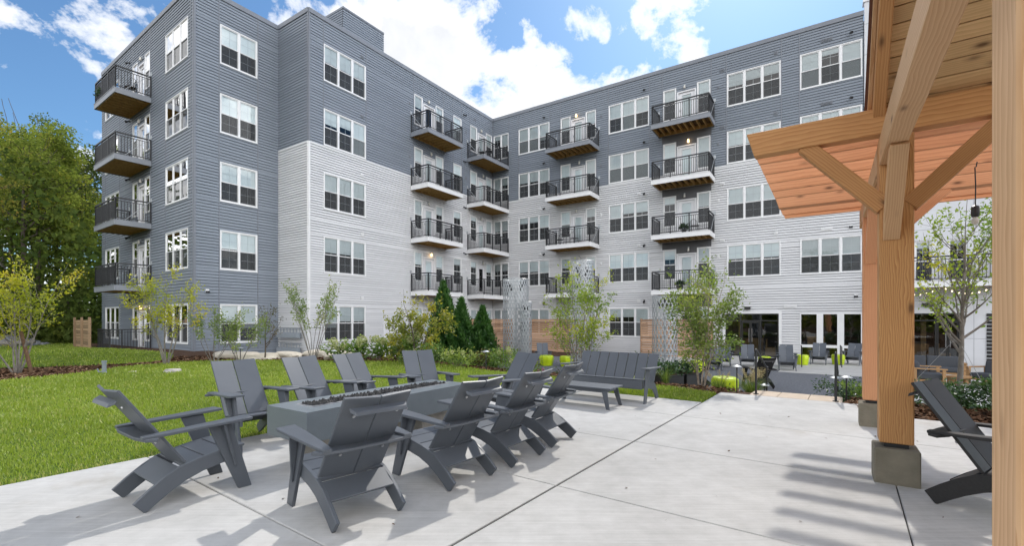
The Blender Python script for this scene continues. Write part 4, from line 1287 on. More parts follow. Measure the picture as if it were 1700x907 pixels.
# service doors and meters of the bay's ground floor
sd = MB(); WA.box(sd, -10.58, -10.42, -0.95, 1.35, 0.0, 0.05); WA.box(sd, -10.42, -9.5, 1.22, 1.35, 0.0, 0.05); WA.box(sd, -9.5, -9.34, -0.95, 1.35, 0.0, 0.05)
WA.box(sd, -10.41, -9.51, -0.95, 1.21, 0.022, 0.04)
o = sd.build('service_door', M['door_white'], BLD)
h = MB(); WA.box(h, -9.62, -9.56, 0.0, 0.18, 0.04, 0.08); h.build('door_handle', M['galv'], o)
for a in (-9.15, -8.75):
    mb = MB(); WA.box(mb, a - 0.14, a + 0.14, 0.15, 0.55, 0.0, 0.12); o = mb.build('electric_meter', M['galv'], BLD, bevel=0.01)
    mb = MB(); mb.tube([WA.p(a, 0.38, 0.12), WA.p(a, 0.38, 0.2)], 0.08, 14); mb.build('meter_dial', M['glass'], o)
# floor slab of the ground-floor patio at the left end
sl = MB(); WL.box(sl, 4.9, 9.0, -0.36, -0.12, 0.01, 1.7); sl.build('entry_slab', M['foundation'], BLD)
# ------------------------------------------------------------------ pergola
PG0 = per(0.487, 5.55)
PERG = thing('timber_pergola', 'timber frame pergola of heavy fir posts and beams on concrete footings', 'pergola', PG0)


def timber(name, p0, p1, w, h, mat, parent=None, up=(0, 0, 1), cut0=0.0, cut1=0.0, bevel=0.006):
    """a sawn timber with its own axes: X along it; cut0 / cut1 slope its ends"""
    parent = parent or PERG
    p0, p1 = Vector(p0), Vector(p1)
    x = (p1 - p0); L = x.length; x.normalize()
    z = Vector(up); z = (z - x * z.dot(x))
    if z.length < 1e-4: z = Vector(GD) - x * x.dot(Vector(GD))
    z.normalize(); y = z.cross(x)
    R3 = Matrix((x, y, z)).transposed()
    mb = MB()
    pts = [(-L / 2 + cut0, -w / 2, -h / 2), (L / 2 - cut1, -w / 2, -h / 2), (L / 2, -w / 2, h / 2), (-L / 2, -w / 2, h / 2)]
    mb.prism(pts, (0, w, 0))
    o = mb.build(name, mat, None, bevel=bevel)
    o.parent = parent
    o.matrix_local = Matrix.Translation((p0 + p1) / 2 - Vector(parent.location)) @ R3.to_4x4()
    return o


PZ = 0.37
AC = 0.487                                      # post row
def post(a, b, top, mat):
    f = MB(); c = per(a, b)
    q = [per(a - .165, b - .165), per(a + .165, b - .165), per(a + .165, b + .165), per(a - .165, b + .165)]
    f.prism([p - PG0 + Vector((0, 0, -0.05)) for p in q], (0, 0, 0.37))
    f.build('footing', M['footing'], PERG, bevel=0.012)
    s = MB()
    q = [per(a - .09, b - .09), per(a + .09, b - .09), per(a + .09, b + .09), per(a - .09, b + .09)]
    s.prism([p - PG0 + Vector((0, 0, 0.32)) for p in q], (0, 0, 0.045))
    s.build('post_base_plate', M['black_metal'], PERG)
    return timber('post', per(a, b, 0.362), per(a, b, top), 0.246, 0.246, mat, up=GD, bevel=0.008)


post(AC, 5.55, 3.17, M['fir_flame'])
post(AC, 8.23, 3.17, M['fir_red'])
post(0.545, 1.97, 3.4, M['fir_pale'])
post(4.1, 5.55, 3.17, M['fir']); post(4.1, 8.23, 3.17, M['fir_red'])
BW, BH = 0.14, 0.25
# plates along the post rows, butted between the posts
for a in (0.434, 4.1):
    timber('plate_beam', per(a, 1.2, 3.03), per(a, 5.425, 3.03), BW, BH, M['fir_pale'] if a < 1 else M['fir'])
    timber('plate_beam', per(a, 5.675, 3.03), per(a, 8.105, 3.03), BW, BH, M['fir_pale'] if a < 1 else M['fir'])
    timber('plate_beam', per(a, 8.355, 3.03), per(a, 9.05, 3.03), BW, BH, M['fir'])
# cross ties over the posts
timber('tie_beam', per(-0.73, 5.46, 3.305), per(5.3, 5.46, 3.305), 0.14, 0.24, M['fir'], cut0=0.07, cut1=0.07)
timber('tie_beam', per(-0.73, 8.23, 3.305), per(5.3, 8.23, 3.305), 0.14, 0.24, M['fir_red'], cut0=0.07, cut1=0.07)
for k in range(9):
    b = 5.46 + 0.445 * k
    if k == 0 or abs(b - 8.23) < 0.2: continue
    timber('rafter', per(-0.73, b, 3.32), per(5.3, b, 3.32), 0.045, 0.17, M['fir_red'], cut0=0.06, cut1=0.06, bevel=0.003)
timber('rafter', per(-0.70, 9.04, 3.30), per(5.3, 9.04, 3.30), 0.05, 0.24, M['fir_red'], cut0=0.06, cut1=0.06, bevel=0.003)
# knee braces
def brace(p0, p1, mat): return timber('knee_brace', p0, p1, 0.12, 0.14, mat, bevel=0.004)
for b, m in ((5.47, M['fir']), (8.23, M['fir_red'])):
    if b < 6: brace(per(0.40, b, 2.52), per(-0.22, b, 3.21), m)
    brace(per(0.58, b, 2.52), per(1.24, b, 3.21), m)
    brace(per(4.0, b, 2.52), per(3.35, b, 3.21), m)
brace(per(0.45, 5.47, 2.26), per(0.45, 4.82, 2.93), M['fir_pale'])
brace(per(0.45, 8.15, 2.30), per(0.45, 7.5, 2.93), M['fir_red'])
brace(per(0.45, 5.63, 2.30), per(0.45, 6.28, 2.93), M['fir'])
timber('knee_brace', per(0.50, 2.08, 2.66), per(0.46, 2.46, 3.0), 0.10, 0.11, M['fir_pale'], bevel=0.004)
# pitched roof over the near bay: rake, boards under it and shingles on top
RS = math.tan(R(41))
def rz_(b, off=0.0): return 3.44 + (5.56 - b) * RS + off
RIDGE = 3.3
RA0, RA1 = 0.31, 5.2
nb = 22
for k in range(nb):
    b0 = 5.60 - (5.60 - RIDGE) * k / nb; b1 = 5.60 - (5.60 - RIDGE) * (k + 1) / nb + 0.006
    timber('roof_board', per(RA0 + .10, (b0 + b1) / 2, (rz_(b0) + rz_(b1)) / 2), per(RA1, (b0 + b1) / 2, (rz_(b0) + rz_(b1)) / 2), 0.022, math.hypot(b1 - b0, rz_(b1) - rz_(b0)), M['pine'],
           up=(per(0, b1, rz_(b1)) - per(0, b0, rz_(b0))), bevel=0.003)
timber('rake_board', per(RA0 + .05, 5.62, rz_(5.62, -.10)), per(RA0 + .05, RIDGE, rz_(RIDGE, -.10)), 0.09, 0.22, M['fir'])
timber('rake_trim', per(RA0 - .012, 5.64, rz_(5.64, 0.03)), per(RA0 - .012, RIDGE, rz_(RIDGE, 0.03)), 0.03, 0.10, M['fir_pale'], bevel=0.003)
mb = MB()
def slope_quad(b0, b1, z0, z1, off, th):
    q = [per(RA0 - .05, b0, z0 + off), per(RA1, b0, z0 + off), per(RA1, b1, z1 + off), per(RA0 - .05, b1, z1 + off)]
    mb.prism([p - PG0 for p in q], (0, 0, th))
for k in range(14):
    b0 = 5.70 - (5.70 - RIDGE) * k / 14; b1 = 5.70 - (5.70 - RIDGE) * (k + 1) / 14
    slope_quad(b0, b1 - 0.04, rz_(b0) + .025, rz_(b1 - 0.04) + .02, 0.035, 0.014)
    far0, far1 = 2 * RIDGE - b0, 2 * RIDGE - b1
    slope_quad(far0, far1 + .04, rz_(b0) + .025, rz_(b1) + .02, 0.035, 0.014)
mb.build('roof_shingles', M['shingle'], PERG)
mb = MB(); q = [per(RA0 + .10, RIDGE, rz_(RIDGE)), per(RA1, RIDGE, rz_(RIDGE)), per(RA1, 2 * RIDGE - 5.6, rz_(5.6)), per(RA0 + .10, 2 * RIDGE - 5.6, rz_(5.6))]
mb.prism([p - PG0 for p in q], (0, 0, 0.02)); mb.build('roof_board', M['pine'], PERG)
timber('tie_beam', per(0.31, 1.02, 3.29), per(5.2, 1.02, 3.29), 0.14, 0.24, M['fir'])

# pendant lamp hung from the rafters
PL = per(1.288, 7.0)
pd = thing('pendant_lamp', 'black pendant lamp hanging on a cord under the pergola rafters', 'pendant lamp', (PL.x, PL.y, 2.64))
mb = MB(); mb.tube([(0, 0, 0.09), (0.008, 0.004, 0.3), (-0.004, 0, 0.5), (0.010, 0, 0.51), (0.02, 0.0, 0.56)], 0.006, 6); mb.build('cord', M['rope'], pd)
mb = MB(); mb.lathe([(0.010, 0.09), (0.034, 0.075), (0.038, 0.0), (0.034, -0.03), (0.03, -0.035)], 12); mb.build('lamp_socket', M['black_metal'], pd)
mb = MB(); mb.lathe([(0.02, -0.04), (0.032, -0.075), (0.028, -0.11), (0.01, -0.125)], 12); mb.build('bulb', M['lamp_off'], pd)

# ------------------------------------------------------------------ adirondack chairs
def board(mb, yz, x0, x1):
    """profile in (y, z) pushed from x0 to x1"""
    mb.prism([(x0, y, z) for y, z in yz], (x1 - x0, 0, 0))


def make_chair(mat, label, group):
    t = thing('adirondack_chair', label, 'chair', group=group)
    pl = M[mat]
    rail = [(-.455, .085), (-.36, .165), (-.25, .245), (-.15, .30), (-.02, .335), (.14, .365), (.33, .385), (.33, .262), (.17, .252), (.02, .222), (-.10, .178), (-.20, .122), (-.29, .06), (-.345, .018), (-.372, 0.0), (-.385, 0.0)]
    for s in (-1, 1):
        mb = MB(); x = s * .262; board(mb, rail, x - .0145, x + .0145); mb.build('side_rail', pl, t, bevel=0.004)
    mb = MB()
    def slat(y0, z0, y1, z1, th=.022, w=.274):
        d = Vector((0, y1 - y0, z1 - z0)).normalized(); n = Vector((0, -d.z, d.y)) * th
        mb.prism([(-w, y0, z0), (w, y0, z0), (w, y1, z1), (-w, y1, z1)], n)
    slat(.345, .386, .20, .374); slat(.192, .372, .036, .345); slat(.028, .343, -.13, .306)
    slat(-.155, .299, -.315, .198)
    mb.build('seat', pl, t, bevel=0.004)
    b0 = Vector((0, -.125, .316)); b1 = Vector((0, -.56, .955))
    d = (b1 - b0).normalized(); nrm = Vector((0, -d.z, d.y))
    mb = MB()
    for s in (-1, 1):
        i0, o0, i1, o1 = .0045 * s, .262 * s, .0045 * s, .262 * s
        c = nrm * .0; e = -nrm * .030                   # the outer edges stand forward: a shallow V
        f = Vector((0, .028, .012))
        q = [b0 + Vector((i0, 0, 0)), b0 + Vector((o0, 0, 0)) + f, b1 + Vector((o1, 0, 0)) + f, b1 + Vector((i1, 0, 0))]
        mb.prism(q, nrm * .022)
    bk = mb.build('backrest', pl, t, bevel=0.004)
    def on_back(z): k = (z - b0.z) / (b1.z - b0.z); return b0.y + (b1.y - b0.y) * k
    mb = MB(); y = on_back(.575) - .026
    mb.prism([(-.40, y - .005, .558), (-.27, y + .035, .558), (.27, y + .035, .558), (.40, y - .005, .558), (.36, y - .075, .558), (.2, y - .105, .558), (-.2, y - .105, .558), (-.36, y - .075, .558)][::1], (0, 0, .024))
    mb.build('cross_bar', pl, t, bevel=0.004)
    mb = MB(); y = on_back(.875)
    mb.prism([(-.225, y - .028, .885), (.225, y - .028, .885), (.20, y - .075, .862), (-.20, y - .075, .862)], (0, -.012, -.03))
    mb.build('back_batten', pl, bk, bevel=0.004)
    mb = MB()
    for z, xs in ((.52, (-.17, .17)), (.83, (-.17, .17))):
        for x in xs:
            p = Vector((x, on_back(z), z)) - nrm * .0
            mb.tube([p + nrm * .020, p + nrm * .0285], .0115, 10)
    mb.build('bolt', M['steel'], bk)
    for s in (-1, 1):
        mb = MB()
        pts = [(.245, .375), (.40, .36), (.405, .31), (.355, -.36), (.345, -.415), (.285, -.415), (.272, -.33), (.25, .10)]
        vs = [(s * x, y, .575 + (y + .415) * .045) for x, y in pts]
        if s < 0: vs = vs[::-1]
        mb.prism(vs, (0, 0, .024)); mb.build('arm', pl, t, bevel=0.004)
        mb = MB(); x = s * .292
        board(mb, [(.045, .588), (.225, .597), (.395, 0), (.285, 0)], x - .0145, x + .0145)
        lg = mb.build('front_leg', pl, t, bevel=0.004)
        mb = MB(); x0 = s * .308; x1 = s * .375
        mb.prism([(x0, .135, .595), (x1, .135, .595), (x0 + s * .012, .245, .21), (x0, .245, .21)], (0, .022, 0)); mb.build('arm_bracket', pl, lg, bevel=0.003)
    return t


CG = 'grey adirondack chairs round the fire table'
fire_chairs = [  # x, y, azimuth faced
    (-2.82, 4.04, 36, 'grey adirondack chair standing alone at the near left end of the fire table'),
    (-3.18, 5.69, 127, 'grey adirondack chair first in the row on the lawn side of the fire table'),
    (-2.55, 6.28, 121, 'grey adirondack chair, middle of the row on the lawn side of the fire table'),
    (-2.08, 6.85, 121, 'grey adirondack chair last in the row on the lawn side of the fire table'),
    (-1.34, 7.40, 150, 'grey adirondack chair facing the camera beyond the far end of the fire table'),
    (-0.14, 6.98, 229, 'grey adirondack chair beside the bench, turned towards the far end of the fire table'),
    (-1.33, 3.70, -45, 'grey adirondack chair seen from behind, nearest the camera of all the chairs'),
    (-0.663, 4.467, -50, 'grey adirondack chair seen from behind, second of the row with backs to the open patio'),
    (-0.155, 5.094, -54, 'grey adirondack chair seen from behind, third of the row with backs to the open patio'),
    (0.28, 5.80, -58, 'grey adirondack chair seen from behind, last of the row towards the bench'),
]
proto = make_chair('plastic_dark', fire_chairs[0][3], CG)
for i, (x, y, az, lab) in enumerate(fire_chairs):
    if i == 0: proto.location = (x, y, 0); proto.rotation_euler = (0, 0, face_az(az))
    else: dup(proto, (x, y, 0), face_az(az), lab, CG)
pc = make_chair('plastic_black', 'charcoal adirondack chair under the pergola beside the timber post', 'charcoal adirondack chairs')
pc.location = (3.85, 3.56, 0); pc.rotation_euler = (0, 0, face_az(150))
CZ = COURT + 0.016
court = [
    (9.33, 20.5, 195, 0, 'grey adirondack chair on the gravel, half hidden by the leafy multi-stem tree', False),
    (10.4, 20.5, 180, 0, 'grey adirondack chair in front of the dark glass lobby doors', False),
    (11.27, 19.05, 172, 0, 'grey adirondack chair on the gravel before the white pier, nearest of its pair', False),
    (12.0, 20.3, 178, 0, 'grey adirondack chair hidden behind another before the white pier', False),
    (14.2, 21.5, 190, .015, 'grey adirondack chair on the pale pad, between two green stools under tall windows', False),
    (15.6, 21.25, 205, .015, 'grey adirondack chair on the pale pad nearest the timber post, past both stools', False),
    (1.45, 21.6, 170, 0, 'grey adirondack chair by the cedar fence behind the wire columns', False),
    (7.62, 14.4, -2, 0, 'charcoal adirondack chair with its back to the steps, by the hand rail', True),
    (5.75, 14.6, -60, 0, 'charcoal adirondack chair behind the lime stool and leafy tree', True),
    (8.3, 19.2, 160, 0, 'grey adirondack chair behind the leafy multi-stem tree by the cedar fence', False),
]
for x, y, az, dz, lab, blk in court:
    if not blk: az = 180 + math.degrees(math.atan2(x, y)) + (az - 182) * .45
    dup(pc if blk else proto, (x, y, CZ + dz), face_az(az), lab, 'adirondack chairs on the gravel court')

# ------------------------------------------------------------------ bench and coffee table
BN = thing('slatted_bench', 'grey high-backed bench with eight wide back boards behind the low table', 'bench', (1.86, 8.88, 0), face_az(216))
pl = M['plastic_dark']; HW = .80
mb = MB()
b0 = Vector((0, -.20, .33)); b1 = Vector((0, -.47, .83)); d = (b1 - b0).normalized(); nrm = Vector((0, -d.z, d.y))
for k in range(8):
    x0 = -HW + k * (2 * HW / 8) + .006; x1 = -HW + (k + 1) * (2 * HW / 8) - .006
    mb.prism([b0 + Vector((x0, 0, 0)), b0 + Vector((x1, 0, 0)), b1 + Vector((x1, 0, 0)), b1 + Vector((x0, 0, 0))], nrm * .022)
mb.build('backrest', pl, BN, bevel=0.004)
mb = MB()
for y0, z0, y1, z1 in ((.33, .40, .16, .385), (.152, .384, -.02, .355), (-.028, .353, -.19, .32)):
    mb.prism([(-HW, y0, z0), (HW, y0, z0), (HW, y1, z1), (-HW, y1, z1)], (0, 0.002, .022))
mb.build('seat', pl, BN, bevel=0.004)
mb = MB(); mb.box2((-HW + .03, .315, .245), (HW - .03, .345, .397)); mb.build('apron', pl, BN, bevel=0.004)
for s in (-1, 1):
    mb = MB(); board(mb, [(-.47, 0), (-.40, .13), (-.26, .30), (-.05, .352), (.31, .396), (.31, .26), (.05, .235), (-.16, .185), (-.29, .08), (-.34, 0)], s * (HW - .02) - .0145, s * (HW - .02) + .0145)
    mb.build('rear_leg', pl, BN, bevel=0.004)
    mb = MB(); board(mb, [(.10, .575), (.26, .585), (.385, 0), (.29, 0)], s * (HW + .018) - .0145, s * (HW + .018) + .0145); mb.build('front_leg', pl, BN, bevel=0.004)
    mb = MB(); vs = [(s * (HW - .05), .36, .60), (s * (HW + .10), .35, .60), (s * (HW + .07), -.38, .57), (s * (HW + .0), -.38, .57)]
    mb.prism(vs if s > 0 else vs[::-1], (0, 0, .024)); mb.build('arm', pl, BN, bevel=0.004)
CT = thing('coffee_table', 'low grey slatted coffee table in front of the bench', 'table', (1.27, 8.13, 0), face_az(36))
mb = MB()
for k in range(4): mb.box2((-.60, -.265 + k * .134, .325), (.60, -.265 + k * .134 + .127, .35))
mb.build('tabletop', M['plastic_dark'], CT, bevel=0.004)
mb = MB(); mb.box2((-.5, -.22, .265), (.5, -.192, .323)); mb.box2((-.5, .192, .265), (.5, .22, .323)); mb.box2((-.5, -.19, .265), (-.47, .19, .323)); mb.box2((.47, -.19, .265), (.5, .19, .323))
mb.build('apron', M['plastic_dark'], CT)
for sx in (-1, 1):
    for sy in (-1, 1):
        mb = MB(); mb.prism([(sx * .42, sy * .205, .322), (sx * .52, sy * .205, .322), (sx * .585, sy * .245, 0), (sx * .525, sy * .245, 0)], (0, sy * .024, 0)); mb.build('leg', M['plastic_dark'], CT, bevel=0.003)

# ------------------------------------------------------------------ fire table
FT = thing('fire_table', 'long slate-grey gas fire table with black lava rock burner on concrete plinths', 'fire table', (-1.53, 5.50, 0), face_az(34))
LX, LY, Z0, Z1 = .345, 1.19, .325, .62          # half width, half length
mb = MB()
bx, by = .115, .98
mb.box2((-LX, -LY, Z0), (LX, LY, Z1 - .03))
for q in ((-LX, -bx, -LY, LY), (bx, LX, -LY, LY), (-bx, bx, -LY, -by), (-bx, bx, by, LY)): mb.box2((q[0], q[2], Z1 - .03), (q[1], q[3], Z1))
bm_ = mb
o = bm_.build('table_body', M['fire_paint'], FT)
mb = MB()
for q in ((-bx - .026, bx + .026, -by - .026, -by + .006), (-bx - .026, bx + .026, by - .006, by + .026), (-bx - .026, -bx + .006, -by + .007, by - .007), (bx - .006, bx + .026, -by + .007, by - .007)):
    mb.box2((q[0], q[2], Z1 - .028), (q[1], q[3], Z1 + .008))
mb.build('burner_rim', M['steel'], FT)
mb = MB()
for i in range(1300):
    r = random.uniform(.010, .024); c = Vector((random.uniform(-bx + .012, bx - .012), random.uniform(-by + .012, by - .012), 0)); c.z = Z1 - .020 + r * random.uniform(0.1, 1.3) + .012 * (1 - (c.x / bx) ** 2)
    ps = []
    for v in ((1, 0, 0), (-1, 0, 0), (0, 1, 0), (0, -1, 0), (0, 0, 1), (0, 0, -1)): ps.append(c + Vector(v) * r * random.uniform(.65, 1.25) + Vector((random.uniform(-.3, .3) * r, random.uniform(-.3, .3) * r, random.uniform(-.3, .3) * r)))
    mb.add(ps, [(0, 2, 4), (2, 1, 4), (1, 3, 4), (3, 0, 4), (2, 0, 5), (1, 2, 5), (3, 1, 5), (0, 3, 5)])
lv_ = mb.build('lava_rock', M['lava'], FT); lv_['kind'] = 'stuff'
for y0, y1 in ((-.98, -.42), (.42, .98)):
    mb = MB(); mb.box2((-.235, y0, 0), (.235, y1, Z0 - .012)); mb.build('plinth', M['block'], FT, bevel=0.008)
mb = MB(); mb.box2((-.255, -1.05, Z0 - .012), (.255, 1.05, Z0)); mb.build('shadow_gap', M['black_metal'], FT)
mb = MB(); mb.tube([(LX, .02, .47), (LX + .012, .02, .47)], .030, 16); mb.tube([(LX + .012, .02, .47), (LX + .035, .02, .47)], [.016, .018], 12); mb.build('valve_key', M['steel'], FT)

# ------------------------------------------------------------------ hand rails
def hand_rail(label, p0, p1, z0, z1, group='black hand rails of the court steps'):
    t = thing('hand_rail', label, 'handrail', (p0.x, p0.y, z0), group=group)
    a = Vector((0, 0, 0)); b = Vector((p1.x - p0.x, p1.y - p0.y, z1 - z0))
    mb = MB(); u = (b - a); u.z = 0; u.normalize()
    up = Vector((0, 0, .88))
    mb.tube([a + up - u * .02 - Vector((0, 0, .05)), a + up, b + up, b + up + u * .12, b + up + u * .15 - Vector((0, 0, .06))], .021, 8); mb.build('rail', M['black_metal'], t, smooth=True)
    for q in (a, b):
        mb = MB(); mb.tube([q, q + up], .021, 8); mb.lathe([(.05, 0), (.05, .012)], 12, q); mb.build('post', M['black_metal'], t)


hand_rail('black hand rail on the lawn side of the stone landing', pat(-1.50, 10.30), pat(-1.50, 11.75), 0, COURT + .17)
hand_rail('black hand rail on the pergola side of the stone landing', pat(-.20, 10.22), pat(-.20, 11.7), 0, COURT + .17)
hand_rail('black hand rail between gravel and pale pad, by the pier chairs', Vector((12.6, 20.2, 0)), Vector((13.2, 21.2, 0)), CZ, CZ + .02)
hand_rail('black hand rail between gravel and pale pad, by the timber post', Vector((14.2, 20.0, 0)), Vector((14.85, 21.0, 0)), CZ, CZ + .02)

# ------------------------------------------------------------------ lime stools
def stool(x, y, z, label, r=.26, h=.42, squash=1.0):
    t = MB()
    t.lathe([(r * .80, 0), (r * .84, .012), (r, h * .62), (r * .99, h * .86), (r * .90, h * .97), (r * .80, h)], 9)
    o = t.build('drum_stool', M['lime'], None, smooth=False, bevel=0.012, seg=2)
    o.location = (x, y, z); o.rotation_euler = (0, 0, random.uniform(0, 1)); o.scale = (squash, 1, 1)
    return tag(o, label, 'stool', 'lime green drum stools')


stool(5.45, 11.9, -.46, 'lime green drum stool nearest the steps, beside the straw-coloured grasses', .33, .46)
stool(3.05, 11.6, -.36, 'lime green drum stool partly hidden by strap leaves at the bench end', .27, .40)
stool(11.1, 20.4, CZ, 'lime green drum stool between the two lobby door chairs and the pier', .27, .46)
stool(13.25, 21.2, CZ + .015, 'lime green drum stool on the pale pad by the far hand rail', .27, .46)
stool(14.95, 21.3, CZ + .015, 'lime green drum stool on the pale pad between two grey chairs', .27, .46)
stool(1.55, 21.0, CZ, 'lime green drum stool left of its pair by the wire columns', .34, .46)
stool(2.45, 20.6, CZ, 'lime green drum stool right of its pair by the wire columns', .34, .46)
stool(7.4, 18.5, CZ, 'lime green drum stool behind the trunk of the leafy multi-stem tree', .27, .46)

# ------------------------------------------------------------------ lounge furniture on the terrace
def sofa(x, y, az, w, label):
    t = thing('lounge_sofa', label, 'sofa', (x, y, COURT + .03), face_az(az), 'teak lounge sofas with slate cushions')
    mb = MB(); mb.box2((-w / 2, -.4, .14), (w / 2, .4, .20)); mb.build('seat_frame', M['teak'], t, bevel=.006)
    for s in (-1, 1):
        mb = MB(); x0 = s * (w / 2)
        for y0 in (-.38, .30): mb.box2((x0, y0, 0), (x0 + s * .09, y0 + .08, .52))
        mb.box2((x0, -.4, .522), (x0 + s * .10, .42, .56)); mb.build('arm', M['teak'], t, bevel=.006)
    mb = MB(); mb.box2((-w / 2, -.42, .24), (w / 2, -.36, .58)); mb.build('back_frame', M['teak'], t, bevel=.006)
    n = max(1, round(w / .75))
    for k in range(n):
        a = -w / 2 + k * w / n + .01; b = -w / 2 + (k + 1) * w / n - .01
        mb = MB(); mb.box2((a, -.30, .21), (b, .38, .37)); mb.build('seat_cushion', M['cushion'], t, bevel=.035, seg=3)
        mb = MB(); mb.box((( a + b) / 2, -.27, .53), (b - a, .15, .42), Matrix.Rotation(.18, 3, 'X')); mb.build('back_cushion', M['cushion'], t, bevel=.045, seg=3)


sofa(13.3, 14.9, 125, 1.0, 'teak lounge armchair with slate cushions seen from behind past the timber post')
sofa(15.2, 17.0, 215, 1.8, 'teak lounge sofa with slate cushions facing the patio, farthest back')
sofa(15.3, 14.6, 262, 1.1, 'teak lounge armchair with slate cushions nearest the slim tree trunk')
t = thing('low_table', 'low table of rough pale timber between the lounge sofas', 'table', (14.3, 14.9, COURT + .03), .3)
mb = MB(); mb.box2((-.32, -.22, .2), (.32, .22, .28)); mb.build('tabletop', M['teak'], t, bevel=.02, seg=2)
for sx in (-.2, .2):
    mb = MB(); mb.box2((sx - .07, -.15, 0), (sx + .07, .15, .2)); mb.build('leg', M['teak'], t, bevel=.02)

# ------------------------------------------------------------------ wire-mesh columns
def wire_column(x, y, r, h, label, inner=True, nseg=22):
    z0 = hz(x, y) - .05
    t = thing('wire_column', label, 'wire column', (x, y, z0), 0, 'tall cylindrical wire mesh columns')
    mb = MB(); w = .0165
    step = 2 * math.pi * r / nseg
    rows = int(h / (step * 1.15))
    dz = h / rows
    for j in range(rows):
        for k in range(nseg):
            a0 = 2 * math.pi * (k + (j % 2) * .5) / nseg; am = 2 * math.pi * (k + .5 + (j % 2) * .5) / nseg; ap = 2 * math.pi * (k - .5 + (j % 2) * .5) / nseg
            for a1 in (am, ap):
                p = Vector((r * math.cos(a0), r * math.sin(a0), j * dz)); q = Vector((r * math.cos(a1), r * math.sin(a1), (j + 1) * dz))
                tn = Vector((-math.sin(a0), math.cos(a0), 0)) * w
                mb.add([p - tn, p + tn, q + tn, q - tn], [(0, 1, 2, 3)])
    mb.build('wire_mesh', M['galv'], t)
    mb = MB()
    for z in (.02, h * .36, h * .7, h - .01):
        mb.tube([(r * math.cos(2 * math.pi * k / 24), r * math.sin(2 * math.pi * k / 24), z) for k in range(25)], .013, 5)
    for k in range(4): mb.tube([(r * math.cos(k * math.pi / 2 + .4), r * math.sin(k * math.pi / 2 + .4), 0), (r * math.cos(k * math.pi / 2 + .4), r * math.sin(k * math.pi / 2 + .4), h)], .013, 5)
    mb.build('hoop_frame', M['galv'], t)
    if inner:
        mb = MB(); mb.tube([(0, 0, 0), (0, 0, h * .86)], .05, 10)
        for z in (.36, .7): mb.bar((-r * .95, 0, h * z), (r * .95, 0, h * z), .03, .03)
        mb.build('centre_post', M['galv'], t)
        for s in (-1, 1):
            mb = MB(); mb.tube([(s * r * .3, 0, h * .88), (s * r * .45, 0, h * .95)], [.05, .07], 10); mb.build('spot_lamp', M['black_metal'], t)


wire_column(0.15, 18.0, .50, 3.75, 'tall wire mesh column farthest from the lobby, behind the flowering shrubs', nseg=26)
wire_column(.52, 17.2, .21, 2.85, 'slim short wire mesh column close beside the first tall one', nseg=12)
wire_column(2.60, 17.2, .44, 4.35, 'tallest wire mesh column, behind the yellow-leaved young birch', nseg=24)
wire_column(5.0, 15.2, .40, 2.95, 'wire mesh column with a bare steel post, before the cedar fence near the lobby', nseg=20)

# ------------------------------------------------------------------ fences
def slat_fence(p0, p1, z0, z1, mat, label, group=None, th=.03, name='wooden_fence', slat=.14):
    p0 = Vector((p0[0], p0[1], 0)); p1 = Vector((p1[0], p1[1], 0))
    t = thing(name, label, 'fence', (p0.x, p0.y, z0), group=group)
    L = (p1 - p0).length; u = (p1 - p0).normalized(); az = math.atan2(u.y, u.x)
    t.rotation_euler = (0, 0, az)
    n = int((z1 - z0) / slat)
    for k in range(n):
        mb = MB(); mb.box((0, 0, 0), (L, th, slat - .016))
        o = mb.build('slat', mat, t, bevel=.003); o.location = (L / 2 + random.uniform(-.004, .004), random.uniform(-.002, .002), slat * (k + .5))
    m = max(1, round(L / 1.8))
    for k in range(m + 1):
        mb = MB(); mb.box2((L * k / m - .045, th / 2 + .001, -.1), (L * k / m + .045, th / 2 + .09, z1 - z0 + .004)); mb.build('post', mat, t)


def bpt(a, out):
    v = BC + EX * a - EY * out; return (v.x, v.y)
def apt(a, out):
    v = BC + EY * a + EX * out; return (v.x, v.y)
def lpt(a, out):
    v = GC + EL * a + WL.n * out; return (v.x, v.y)


slat_fence(bpt(12.1, 2.2), bpt(15.9, 2.2), COURT, 1.48, M['cedar'], 'weathered cedar slat fence behind the leafy tree, next to the lobby')
slat_fence(bpt(4.6, 2.2), bpt(8.7, 2.2), COURT, 1.50, M['cedar'], 'weathered cedar slat fence behind the yellow birch and tall wire columns')
slat_fence(apt(-8.4, 2.2), apt(-.6, 2.2), COURT, 1.48, M['cedar'], 'weathered cedar slat fence behind the three conifers')
slat_fence(lpt(6.75, 2.0), lpt(9.5, 2.0), -.12, 1.55, M['tan_slat'], 'tan horizontal slat fence at the corner of the grass mound', name='wooden_fence')
rl = thing('patio_railing', 'black metal railing round the ground-floor patio at the grey building end', 'railing', (*lpt(5.0, 1.7), -.12))
o0 = Vector((*lpt(5.0, 1.7), 0))
mb = MB()
runs = [(lpt(5.0, .1), lpt(5.0, 1.7)), (lpt(5.0, 1.7), lpt(6.94, 1.7))]
for A, B in runs:
    A = Vector((*A, 0)) - o0; B = Vector((*B, 0)) - o0; L = (B - A).length
    for z, w in ((1.07, .05), (.94, .03), (.1, .035)): mb.bar(A + Vector((0, 0, z)), B + Vector((0, 0, z)), w, w)
    n = int(L / .112)
    for k in range(n + 1):
        p = A + (B - A) * k / n; w = .05 if k % 10 == 0 else .018
        mb.bar(p, p + Vector((0, 0, 1.06)), w, w, up=WL.n)
mb.build('rail_grille', M['black_metal'], rl)

